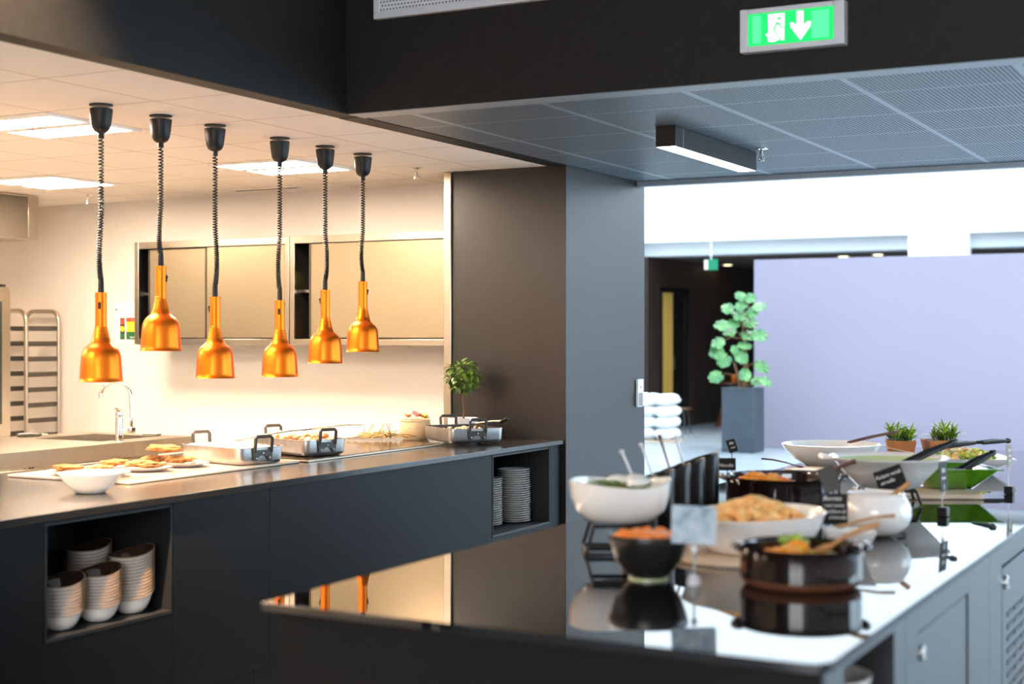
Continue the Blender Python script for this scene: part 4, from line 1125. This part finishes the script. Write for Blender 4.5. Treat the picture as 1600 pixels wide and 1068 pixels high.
# ------------------------------------------------------------------ food on the island
def heap(name, m_, cx, cy, z0, rx, ry, h, n, s, seed, label, cat, mats=None, floor_h=0.0, squash=0.8):
    q_ = random.Random(seed)
    mb = MB()
    k_ = len(m_) if isinstance(m_, list) else 1
    mb.lathe([(0, floor_h + h * 0.7), (0.35, floor_h + h * 0.55), (0.7, floor_h + h * 0.2), (0.98, floor_h), (0.9, floor_h - 0.004), (0, floor_h - 0.004)], 28, T=Matrix.Diagonal((rx, ry, 1, 1)))
    for i in range(n):
        a = q_.uniform(0, 2 * PI); r_ = math.sqrt(q_.random()) * 0.92
        zz = floor_h + h * max(0, 1 - r_ ** 1.5) * 0.9
        mb.blob((rx * r_ * math.cos(a), ry * r_ * math.sin(a), zz + q_.uniform(-0.2, 0.6) * s), (s * q_.uniform(0.7, 1.4), s * q_.uniform(0.7, 1.3), s * squash * q_.uniform(0.7, 1.1)), i + seed, 0.35, 2 if s > 0.012 else 1, mat=q_.randrange(k_))
    return tag(mb.build(name, m_, loc=(cx, cy, z0)), label, cat, kind='stuff')

def wire_stand(x, y, w, h, rz, label, top=None, ring=True):
    t = thing('wire_stand', label, 'stand', (x, y, CT), rz)
    a, b = w / 2, (top or w * 0.42)
    MB().tube([(-b, -b, h), (b, -b, h), (b, b, h), (-b, b, h)], 0.0055, 8, closed=True).build('top_ring', M['black_plastic'], t)
    if ring: MB().tube([(-a, -a, 0.006), (a, -a, 0.006), (a, a, 0.006), (-a, a, 0.006)], 0.0055, 8, closed=True).build('base_ring', M['black_plastic'], t)
    for sx in (-1, 1):
        for sy in (-1, 1):
            MB().tube([(sx * a, sy * a, 0.006), (sx * b, sy * b, h)], 0.005, 8).build('leg', M['black_plastic'], t)

def sign(x, y, rz, zc, w, h, label, mname='chalk', tilt=0.0, lines=(), base='cube', roll=0.0, col='chalk_white', zbase=CT):
    t = thing('menu_sign', label, 'menu sign', (x, y, zbase), rz, None)
    z = zc - zbase
    T = TR(0, 0, z, tilt, 0, 0) @ Matrix.Rotation(roll, 4, 'Y')
    MB().box((-w / 2, -0.001, -h / 2), (w / 2, 0.001, h / 2), T=T).build('card', M[mname], t)
    if lines:
        l = MB()
        for body, sz, u, v in lines:
            text(l, body, sz, T @ TR(u, -0.0016, v, R(90)), shear=0.3)
        l.build('lettering', M[col], t)
    if base == 'cube':
        MB().box((-0.016, -0.016, 0.001), (0.016, 0.016, 0.031)).build('base', M['black_plastic'], t, bevel=0.002)
        MB().tube([(0, 0.003, 0.03), (0, 0.003, z - h * 0.30)], 0.0022, 8).build('rod', M['rod'], t)
        MB().box((-0.004, -0.004, z - h / 2 - 0.010), (0.004, 0.005, z - h * 0.25)).build('clip', M['rod'], t)
    elif base == 'ball':
        MB().lathe([(0, 0.001), (0.017, 0.001), (0.017, 0.012), (0.012, 0.024), (0, 0.026)], 20).build('base', M['rod'], t)
        MB().tube([(0, 0.003, 0.02), (0, 0.003, z - h / 2)], 0.0028, 8).build('rod', M['rod'], t)
        MB().blob((0, -0.004, z - h / 2 - 0.012), 0.0085, sub=2, amp=0).build('ball', M['white_plastic'], t)
    elif base == 'wire':
        MB().tube([(0, 0.004, z - h / 2), (0, 0.004, 0.004), (0, 0.03, 0.003), (0, -0.03, 0.003)], 0.002, 8).build('rod', M['steel_dark'], t)
    return t

# tall white bowl on black stand
wire_stand(-1.591, 3.627, 0.19, 0.078, R(27.88), 'black wire stand under the white salad bowl', 0.075)
t = thing('salad_bowl', 'white bowl of salad leaves and cheese on a black wire stand', 'bowl', (-1.591, 3.627, CT + 0.084))
def wavy(v):
    a = math.atan2(v.y, v.x)
    return Vector((v.x, v.y, v.z + (max(0, v.z - 0.05) / 0.06) * (0.007 * math.sin(2 * a + 0.6) + 0.004 * math.sin(3 * a))))
MB().lathe([(0, 0), (0.075, 0), (0.095, 0.006), (0.120, 0.032), (0.133, 0.065), (0.136, 0.094), (0.137, 0.104), (0.133, 0.106), (0.130, 0.094), (0.126, 0.066), (0.112, 0.036), (0.085, 0.012), (0, 0.008)], 56, fn=wavy).build('bowl_body', M['ceramic'], t)
q = random.Random(21)
m = MB()
m.lathe([(0, 0.085), (0.08, 0.08), (0.115, 0.072), (0.10, 0.055), (0, 0.05)], 28, mat=0)
for i in range(26):
    a = q.uniform(0, 6.28); r_ = q.uniform(0.01, 0.062)
    m.leaf((r_ * math.cos(a), r_ * math.sin(a), 0.085), (math.cos(a + q.uniform(-1, 1)), math.sin(a + q.uniform(-1, 1)), q.uniform(0.0, 0.5)), q.uniform(0.03, 0.048), q.uniform(0.022, 0.035), (0, 0, 1), 0.15, n=4)
for i in range(7):
    a = q.uniform(-0.6, 2.2); r_ = q.uniform(0.02, 0.075)
    m.blob((r_ * math.cos(a), r_ * math.sin(a), 0.094), (0.03, 0.026, 0.014), i, 0.2, 2, mat=1)
tag(m.build('salad', [M['salad_leaf'], M['mozz']], loc=(-1.591, 3.627, CT + 0.096)), 'green salad leaves with white cheese in the raised white bowl', 'salad', kind='stuff')

# black bowl of orange mash
t = thing('mash_bowl', 'matt black bowl of orange mash at the island front', 'bowl', (-1.358, 3.264, CT))
MB().lathe([(0, 0.001), (0.046, 0.001), (0.047, 0.010), (0.056, 0.016), (0.078, 0.045), (0.092, 0.085), (0.0965, 0.105), (0.0955, 0.108), (0.092, 0.104), (0.086, 0.082), (0.07, 0.045), (0, 0.02)], 52).build('bowl_body', M['black_bowl'], t)
MB().lathe([(0.0465, 0.0008), (0.0485, 0.0008), (0.0485, 0.0032), (0.0475, 0.004)], 40).build('foot_ring', M['pale_green'], t)
m = MB().lathe([(0, 0.112), (0.04, 0.111), (0.075, 0.107), (0.090, 0.101), (0.08, 0.08), (0, 0.07)], 40)
for i in range(22):
    a = q.uniform(0, 6.28); r_ = 0.078 * math.sqrt(q.random())
    m.blob((r_ * math.cos(a), r_ * math.sin(a), 0.108), (0.012, 0.011, 0.006), i, 0.3, 2)
tag(m.build('orange_mash', M['orange_mash'], loc=(-1.358, 3.264, CT)), 'orange mash filling the matt black bowl', 'food', kind='stuff')

# front sign
sign(-1.226, 3.222, R(24), 1.060, 0.104, 0.088, 'slate-grey glossy menu card standing right of the orange mash bowl', 'chalk_sky_sheen', R(-12), (), 'ball', R(2.5))

# big white bowl of bulgur on a board
tag(MB().lathe([(0, 0.001), (0.205, 0.001), (0.208, 0.004), (0.208, 0.012), (0.204, 0.0145), (0, 0.0145)], 48).build('round_board', M['wood_light'], loc=(-1.262, 3.70, CT)), 'round pale wooden board under the big bowl of bulgur', 'board')
t = thing('bulgur_bowl', 'wide white bowl heaped with golden bulgur on a wooden board', 'bowl', (-1.245, 3.705, CT + 0.0155))
MB().lathe([(0, 0), (0.10, 0), (0.125, 0.006), (0.160, 0.04), (0.178, 0.075), (0.185, 0.094), (0.188, 0.100), (0.184, 0.103), (0.178, 0.094), (0.168, 0.074), (0.145, 0.04), (0.11, 0.014), (0, 0.01)], 60, fn=lambda v: Vector((v.x, v.y, v.z * (1 + 0.06 * (v.x + v.y) / 0.2)))).build('bowl_body', M['ceramic'], t)
heap('bulgur', M['pasta'], -1.248, 3.702, CT + 0.0155, 0.143, 0.143, 0.062, 260, 0.0155, 5, 'golden bulgur heaped in the wide white bowl', 'food', floor_h=0.074)

# brown black casseroles
def casserole(x, y, rz, r, h, label, ears=True):
    t = thing('casserole_dish', label, 'casserole', (x, y, CT), rz, None)
    m = MB()
    m.lathe([(0, 0.001), (r * 0.86, 0.001), (r * 0.95, h * 0.10), (r * 0.985, h * 0.22)], 60, mat=1)
    m.lathe([(r * 0.985, h * 0.22), (r * 0.99, h * 0.5), (r * 0.985, h * 0.80), (r * 1.0, h * 0.92), (r * 1.015, h * 0.98), (r * 1.0, h), (r * 0.955, h * 0.97), (r * 0.94, h * 0.85), (r * 0.93, h * 0.25), (r * 0.85, h * 0.12), (0, h * 0.10)], 60, mat=0)
    m.build('dish_body', [M['black_glaze'], M['terracotta_raw']], t, ang=45)
    for s_ in (-1, 1):
        e = MB()
        n = 9
        pts = []
        for i in range(n):
            a = (i / (n - 1) - 0.5) * 0.62
            rr = r * (1.0 + 0.085 * math.cos((i / (n - 1) - 0.5) * PI))
            pts.append((s_ * rr * math.cos(a), rr * math.sin(a), h * 0.93 + 0.006 * math.cos((i / (n - 1) - 0.5) * PI)))
        e.tube(pts, [0.004] + [0.009] * (n - 2) + [0.004], 10)
        e.build('ear_handle', M['black_glaze'], t)
    return t
casserole(-1.009, 3.345, R(25), 0.142, 0.094, 'round brown-black casserole of roast squash at the island front')
heap('roast_squash', [M['squash'], M['squash'], M['squash'], M['noodle']], -1.013, 3.345, CT, 0.092, 0.092, 0.036, 40, 0.020, 8, 'orange roast squash chunks in the front casserole', 'food', floor_h=0.048)
m = MB()
for i, (u, v, w_) in enumerate(((-0.03, 0.03, 0.104), (-0.005, 0.035, 0.108), (0.015, 0.02, 0.100))):
    m.blob((u, v, w_), (0.016, 0.014, 0.013), i, 0.2, 2, mat=i % 2)
tag(m.build('green_garnish', [M['salad_leaf'], M['leaf_lime']], loc=(-1.03, 3.36, CT - 0.008)), 'green pepper pieces on top of the roast squash', 'food', kind='stuff')
spoon('wooden_spoon', 'wooden spoon leaning out of the front casserole to the right', (-0.955, 3.35, 1.008), (-0.862, 3.475, 1.055), M['wood_spoon'], bowl=(0.030, 0.020), r=0.006)
casserole(-1.500, 4.775, R(27), 0.192, 0.113, 'large brown-black casserole of orange stew behind the bulgur bowl')
heap('orange_stew', [M['squash'], M['orange_mash']], -1.565, 4.745, CT, 0.105, 0.095, 0.040, 90, 0.014, 18, 'orange stew heaped in the large rear casserole', 'food', floor_h=0.078)
tag(MB().cyl(0.170, 0.044, 0.052, 48).build('dark_sauce', M['terracotta_raw'], loc=(-1.500, 4.775, CT)), 'dark sauce around the orange stew in the rear casserole', 'sauce', kind='stuff')
spoon('wooden_spoon', 'wooden spoon leaning right out of the large rear casserole', (-1.405, 4.80, 1.018), (-1.275, 4.845, 1.085), M['wood_dark'], bowl=(0.032, 0.022), r=0.006)

# row of black dressing jars with ladles
JX = [(-1.641, 3.883), (-1.655, 4.050), (-1.668, 4.217), (-1.684, 4.384), (-1.698, 4.551)]
JN = ['nearest', 'second', 'middle', 'fourth', 'farthest']
for i, (x, y) in enumerate(JX):
    t = thing('dressing_jar', 'tall black glossy jar with slanted rim, ' + JN[i] + ' of the row behind the salad bowl', 'jar', (x, y, CT), R(28), 'row of black dressing jars')
    h = 0.168 + 0.004 * i
    fn = lambda v, h=h: Vector((v.x, v.y, v.z + (0.30 * v.x if v.z > h * 0.8 else 0)))
    m = MB()
    m.lathe([(0, 0.001), (0.046, 0.001), (0.0495, 0.006), (0.050, h * 0.5), (0.050, h * 0.79), (0.050, h - 0.004), (0.0485, h), (0.046, h - 0.003), (0.046, h * 0.82), (0.046, h * 0.45), (0, h * 0.42)], 36, fn=fn)
    m.build('jar_body', M['jar_black'], t, ang=50)
for i, (x, y, zt) in enumerate(((-1.641, 3.883, 1.168), (-1.655, 4.050, 1.176), (-1.668, 4.217, 1.190), (-1.684, 4.384, 1.172))):
    t = thing('ladle', 'steel ladle with round tip standing in the ' + JN[i] + ' black jar', 'ladle', (x, y, CT + 0.086), 0, 'ladles in the black jars')
    L = zt - CT - 0.086
    lx, ly = -0.054 + 0.004 * i, -0.006
    MB().tube([(0.01, 0, 0.004), (-0.018, 0.0, L * 0.5), (lx, ly, L)], [0.003, 0.0034, 0.0045], 10).blob((lx, ly, L), 0.0072, sub=2, amp=0).build('handle', M['grey_plastic'] if i != 2 else M['wood_dark'], t)
    MB().lathe([(0, -0.0), (0.014, 0.004), (0.020, 0.014), (0.0185, 0.014), (0.012, 0.007), (0, 0.003)], 18, T=TR(0.012, 0, 0.001)).build('ladle_cup', M['chrome'], t)
sign(-1.735, 4.885, R(22), 1.052, 0.058, 0.044, 'black card with white word Noodle beside the rear casserole', 'chalk', R(-8), (('Noodle', 0.0165, -0.006, -0.004),), 'wire')
sign(-1.875, 5.33, R(20), 1.082, 0.034, 0.050, 'tiny tilted black card standing farther back than the Noodle card', 'chalk', R(-20), (('Ris', 0.014, 0, 0.01), ('med', 0.010, 0, -0.008)), 'wire', R(-18))

# white tureen
t = thing('tureen', 'round white glossy tureen with a wooden spoon on its rim', 'tureen', (-1.063, 4.268, CT))
MB().lathe([(0, 0.004), (0.045, 0.004), (0.070, 0.013), (0.091, 0.035), (0.1005, 0.062), (0.099, 0.085), (0.089, 0.108), (0.080, 0.118), (0.082, 0.124), (0.079, 0.1265), (0.075, 0.123), (0.073, 0.116), (0.083, 0.098), (0.093, 0.07), (0.085, 0.036), (0.06, 0.016), (0, 0.012)], 60).build('tureen_body', M['ceramic'], t)
for k in range(3):
    a = 0.4 + k * 2.094
    MB().tube([(0.055 * math.cos(a), 0.055 * math.sin(a), 0.012), (0.085 * math.cos(a), 0.085 * math.sin(a), 0.0048)], 0.004, 8).build('foot', M['steel_dark'], t)
MB().tube([(-0.02, -0.02, 0.085), (0.045, 0.030, 0.120), (0.085, 0.045, 0.152)], [0.006, 0.006, 0.008], 8).build('wooden_stick', M['wood_spoon'], t)
sign(-1.118, 4.03, R(22), 1.019, 0.070, 0.086, 'dark chalk card with four white lines in front of the tureen', 'chalk', R(-6), (('Burrata', 0.0165, -0.008, 0.029), ('med tomat', 0.0125, -0.003, 0.010), ('basilikum &', 0.0125, -0.001, -0.007), ('olivenolje', 0.0125, 0.006, -0.023)), 'ball')
sign(-1.185, 4.205, R(50), 1.083, 0.058, 0.074, 'dull grey card leaning behind the four-line chalk card', 'steel_dark', R(-22), (), 'wire', R(-12))
# small square white bowl
t = thing('square_bowl', 'small square white bowl behind the front casserole', 'bowl', (-1.030, 3.845, CT), R(20))
def sq_bowl(a0, a1, h, th):
    m = MB()
    def ring(a, z, r_):
        pts = []
        for cx, cy, q0 in ((a - r_, a - r_, 0), (-a + r_, a - r_, 90), (-a + r_, -a + r_, 180), (a - r_, -a + r_, 270)):
            for i in range(5):
                w_ = R(q0 + 90 * i / 4)
                pts.append(Vector((cx + r_ * math.cos(w_), cy + r_ * math.sin(w_), z)))
        return pts
    rr = [ring(a0, 0.001, a0 * 0.3), ring(a0 + (a1 - a0) * 0.45, h * 0.4, a1 * 0.25), ring(a1 - 0.002, h * 0.93, a1 * 0.15), ring(a1, h, a1 * 0.14), ring(a1 - th, h, a1 * 0.13), ring(a0 + (a1 - a0) * 0.45 - th, h * 0.42, a1 * 0.2), ring(a0 * 0.8, th * 1.2, a0 * 0.25)]
    n = 20
    vs = [v for r_ in rr for v in r_]
    fs = [tuple(range(n))[::-1], tuple(6 * n + i for i in range(n))]
    for k in range(6):
        for i in range(n):
            j = (i + 1) % n
            fs.append((k * n + i, k * n + j, (k + 1) * n + j, (k + 1) * n + i))
    return m.add(vs, fs)
sq_bowl(0.036, 0.066, 0.068, 0.005).build('bowl_body', M['ceramic'], t, ang=50)
spoon('wooden_spoon', 'thin wooden spoon lying across the small square white bowl', (-1.045, 3.835, 1.000), (-0.93, 3.93, 1.022), M['wood_spoon'], bowl=(0.022, 0.016), r=0.0035)

# big white and green bowl
wire_stand(-1.234, 5.117, 0.20, 0.050, R(20), 'black wire stand under the big pale green lined bowl', 0.085, False)
t = thing('serving_bowl', 'big white bowl with pale green inside on a black stand', 'bowl', (-1.234, 5.117, CT + 0.056), R(28))
m = MB()
m.lathe([(0, 0), (0.095, 0), (0.105, 0.004), (0.160, 0.060), (0.188, 0.092), (0.205, 0.100), (0.208, 0.105), (0.202, 0.107)], 60, mat=0)
m.lathe([(0.202, 0.107), (0.187, 0.1005), (0.183, 0.094)], 60, mat=0)
m.lathe([(0.183, 0.094), (0.154, 0.062), (0.100, 0.012), (0, 0.008)], 60, mat=1)
m.build('bowl_body', [M['ceramic'], M['pale_green']], t, ang=55)
e = MB().tube([(-0.200, -0.045, 0.103), (-0.226, -0.03, 0.105), (-0.234, 0, 0.106), (-0.226, 0.03, 0.105), (-0.200, 0.045, 0.103)], [0.006, 0.010, 0.011, 0.010, 0.006], 10)
e.build('ear_handle', M['ceramic'], t)
sign(-1.150, 4.800, R(28), 1.036, 0.094, 0.070, 'tilted black chalk card leaning before the big pale green lined bowl', 'chalk', R(-10), (('Asiam-wok', 0.0195, -0.004, 0.014), ('strudle', 0.0175, -0.012, -0.007)), 'wire', R(-19))
# tongs and handles
def tongs(name, label, p0, p1, m_, w=0.012, t_=0.006, cat='tongs', spread=0.018):
    a, b = Vector(p0), Vector(p1)
    t = thing(name, label, cat, a)
    d = b - a; L = d.length; dn = d.normalized()
    Q = dn.to_track_quat('X', 'Z').to_matrix().to_4x4()
    for s_ in (-1, 1):
        MB().tube([(0, s_ * spread, 0), (L * 0.5, s_ * spread * 0.8, 0.003), (L * 0.93, s_ * 0.006, 0.002)], [w * 0.55, w * 0.7, w * 0.5], 8, T=Q).build('arm', m_, t)
    MB().tube([(L * 0.92, 0, 0.002), (L, 0, 0.002)], [w * 0.9, w * 0.75], 10, T=Q).build('hinge', m_, t)
    return t
tongs('serving_tongs', 'black serving tongs resting in the big pale green lined bowl', (-1.165, 5.09, 1.065), (-1.045, 5.32, 1.126), M['black_plastic'])
# rear white bowl
t = thing('serving_bowl', 'wide plain white bowl at the far left of the buffet', 'bowl', (-1.800, 6.43, CT))
MB().lathe([(0, 0.001), (0.10, 0.001), (0.115, 0.004), (0.165, 0.035), (0.200, 0.070), (0.216, 0.096), (0.219, 0.102), (0.213, 0.103), (0.192, 0.072), (0.155, 0.038), (0.10, 0.014), (0, 0.010)], 60).build('bowl_body', M['ceramic'], t)
tongs('serving_tongs', 'slim dark tongs leaning out of the wide plain white bowl', (-1.72, 6.42, 1.03), (-1.545, 6.60, 1.072), M['wood_dark'], w=0.008, spread=0.010)
m = MB()
for i in range(9):
    a = q.uniform(0, 6.28); r_ = q.uniform(0.02, 0.07)
    m.blob((r_ * math.cos(a), r_ * math.sin(a), 0.036), (0.02, 0.016, 0.012), i, 0.3, 2)
tag(m.build('salad_rest', M['peach'], loc=(-1.80, 6.43, CT)), 'last pinkish salad pieces in the wide plain white bowl', 'food', kind='stuff')
# yellow dish
t = thing('yellow_dish', 'shallow dish of mustard yellow sauce behind the rear casserole', 'dish', (-1.715, 5.79, CT))
MB().lathe([(0, 0.001), (0.06, 0.001), (0.085, 0.02), (0.094, 0.046), (0.091, 0.047), (0.082, 0.024), (0, 0.012)], 44).build('dish_body', M['wood_light'], t)
tag(MB().lathe([(0, 0.0435), (0.088, 0.0420), (0.084, 0.034), (0, 0.03)], 40).build('yellow_sauce', M['ysoup'], loc=(-1.715, 5.79, CT)), 'mustard yellow sauce in the shallow dish', 'sauce', kind='stuff')
spoon('sauce_spoon', 'thin copper spoon handle rising left from the yellow dish', (-1.745, 5.77, 0.975), (-1.885, 5.71, 1.005), M['wood_dark'], bowl=(0.018, 0.013), r=0.003)
# plant pots
def spiky(x, y, rz, w, label, seed):
    t = thing('potted_plant', label, 'potted plant', (x, y, CT), rz, 'little plants in clay pots')
    p = MB()
    a0, a1, h = w * 0.42, w * 0.5, 0.066
    vs = []
    for a, z in ((a0, 0.001), (a1, h), (a1 - 0.006, h), (a1 - 0.008, h - 0.012)):
        vs += [(-a, -a, z), (a, -a, z), (a, a, z), (-a, a, z)]
    fs = [(3, 2, 1, 0), (12, 13, 14, 15)]
    for k in range(3):
        for i in range(4):
            j = (i + 1) % 4
            fs.append((k * 4 + i, k * 4 + j, (k + 1) * 4 + j, (k + 1) * 4 + i))
    p.add(vs, fs)
    p.build('pot', M['terracotta'], t, bevel=0.003)
    MB().tube([(-a1 * 0.97, -a1 * 0.965 - 0.002, h * 0.48), (0, -a0 * 1.02 - 0.005, h * 0.26), (a0 * 1.0, -a0 - 0.002, h * 0.02 + 0.004)], 0.003, 6).build('strap', M['wood_light'], t)
    MB().box((-a1 + 0.009, -a1 + 0.009, h - 0.013), (a1 - 0.009, a1 - 0.009, h - 0.006)).build('soil', M['soil'], t)
    f = MB()
    q_ = random.Random(seed)
    for c_ in range(14):
        cx, cy = q_.uniform(-w * 0.36, w * 0.36), q_.uniform(-w * 0.36, w * 0.36)
        hh = q_.uniform(0.0, 0.062)
        for i in range(15):
            a = i * 2.4 + q_.random(); e_ = q_.uniform(0.15, 1.25)
            L = q_.uniform(0.052, 0.085)
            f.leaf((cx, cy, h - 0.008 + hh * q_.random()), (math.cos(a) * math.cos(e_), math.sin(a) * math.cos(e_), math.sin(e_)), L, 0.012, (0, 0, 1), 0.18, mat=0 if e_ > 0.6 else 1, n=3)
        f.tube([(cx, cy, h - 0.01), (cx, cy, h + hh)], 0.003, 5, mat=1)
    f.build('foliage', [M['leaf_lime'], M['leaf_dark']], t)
spiky(-1.700, 7.31, R(18), 0.142, 'spiky green plant in a square clay pot, left of the pair', 4)
spiky(-1.535, 7.43, R(30), 0.152, 'spiky green plant in a square clay pot, right of the pair', 9)
# green bowl on board
tag(MB().box((-0.20, -0.15, 0.001), (0.20, 0.15, 0.016)).build('serving_board', M['wood_light'], bevel=0.004, loc=(-1.205, 5.42, CT), rot=(0, 0, R(27))), 'pale wooden board under the green glazed bowl', 'board')
t = thing('green_bowl', 'square leaf green glazed bowl on the pale wooden board', 'bowl', (-1.135, 5.60, CT + 0.0165), R(28))
o = sq_bowl(0.082, 0.150, 0.074, 0.008)
o.build('bowl_body', M['green_glaze'], t, ang=50)
g_ = MB()
for s_ in (0,):
    a1 = 0.150
    g_.box((-a1 - 0.012, -a1 - 0.012, 0.0745), (a1 + 0.012, -a1 + 0.006, 0.080)).box((-a1 - 0.012, a1 - 0.006, 0.0745), (a1 + 0.012, a1 + 0.012, 0.080)).box((-a1 - 0.012, -a1 + 0.006, 0.0745), (-a1 + 0.006, a1 - 0.006, 0.080)).box((a1 - 0.006, -a1 + 0.006, 0.0745), (a1 + 0.012, a1 - 0.006, 0.080))
g_.build('rim', M['green_glaze'], t, bevel=0.002)
tongs('serving_tongs', 'thick black tongs leaning right out of the green glazed bowl', (-1.075, 5.58, 1.005), (-0.985, 5.74, 1.060), M['black_plastic'], w=0.015)
# salad dish
t = thing('salad_dish', 'square white dish of yellow pasta salad near the far end', 'dish', (-1.225, 6.46, CT), R(25))
sq_bowl(0.085, 0.172, 0.066, 0.006).build('dish_body', M['ceramic'], t, ang=50)
heap('pasta_salad', [M['noodle'], M['noodle'], M['noodle'], M['noodle'], M['salad_leaf'], M['peach']], -1.225, 6.46, CT, 0.125, 0.125, 0.036, 170, 0.014, 33, 'yellow pasta salad in the square white dish', 'food', floor_h=0.058)
tongs('serving_tongs', 'black tongs lying on the pasta salad, handle pointing left', (-1.20, 6.44, 1.046), (-1.29, 6.26, 1.034), M['black_plastic'], w=0.016)
tongs('serving_tongs', 'black flat tongs lying on the pasta salad, handle pointing right', (-1.17, 6.47, 1.044), (-1.07, 6.60, 1.046), M['black_plastic'], w=0.014)
sign(-0.985, 4.819, R(86), 1.048, 0.082, 0.095, 'black card on cube base standing edge-on beside the green bowl', 'chalk', R(-4), (('Salat', 0.02, 0, 0.02), ('bønner', 0.014, 0, -0.004)), 'cube')
sign(-0.909, 5.605, R(84), 1.062, 0.070, 0.082, 'brown-grey card on cube base near the right edge of the view', 'card_tan', R(-3), (('Pasta', 0.016, 0, 0.02), ('salat', 0.014, 0, 0.0), ('urter', 0.012, 0, -0.018)), 'cube')

# unseen warm spotlight, added to cast a glow on the left soffit
t = thing('added_spotlight', 'added warm spotlight outside the view for the glow on the soffit', 'spotlight', (-3.05, 2.35, 4.4))
MB().lathe([(0, -0.001), (0.04, -0.001), (0.04, -0.03), (0.035, -0.12), (0.03, -0.12), (0.03, -0.04), (0, -0.04)], 24).build('housing', M['black_plastic'], t)
MB().cyl(0.028, -0.08, -0.07, 20).build('lens', M['down'], t)
li = bpy.data.lights.new('spot', 'SPOT'); li.energy = 6500; li.color = (1.0, 0.70, 0.42); li.spot_size = R(30); li.spot_blend = 1.0; li.shadow_soft_size = 0.05
lo = bpy.data.objects.new('spot', li); C.objects.link(lo); lo.parent = t; lo.location = (0, 0, -0.13)
lo.rotation_euler = (Vector((-3.58, 3.15, 2.72)) - Vector((-3.05, 2.35, 4.27))).to_track_quat('-Z', 'Y').to_euler()

# ------------------------------------------------------------------ world and camera
w = bpy.data.worlds.new('World'); SC.world = w
w.use_nodes = True
w.node_tree.nodes['Background'].inputs[0].default_value = (0.75, 0.87, 1.0, 1)
w.node_tree.nodes['Background'].inputs[1].default_value = 0.6

cam = bpy.data.cameras.new('Camera')
co = bpy.data.objects.new('Camera', cam)
C.objects.link(co)
co.location = (0, 0, 1.5)
co.rotation_euler = (R(90), 0, R(27.88))
cam.sensor_width = 36
cam.lens = 2300 / 1600 * 36
cam.shift_y = -10 / 1600
cam.clip_start = 0.05
cam.dof.use_dof = True
cam.dof.focus_distance = 7.3
cam.dof.aperture_fstop = 2.1
SC.camera = co
SC.view_settings.view_transform = 'Standard'
SC.view_settings.look = 'None'
SC.view_settings.exposure = 0.5
SC.view_settings.gamma = 1.0
SC.view_settings.use_curve_mapping = False
SC.cycles.max_bounces = 10
SC.cycles.sample_clamp_indirect = 8
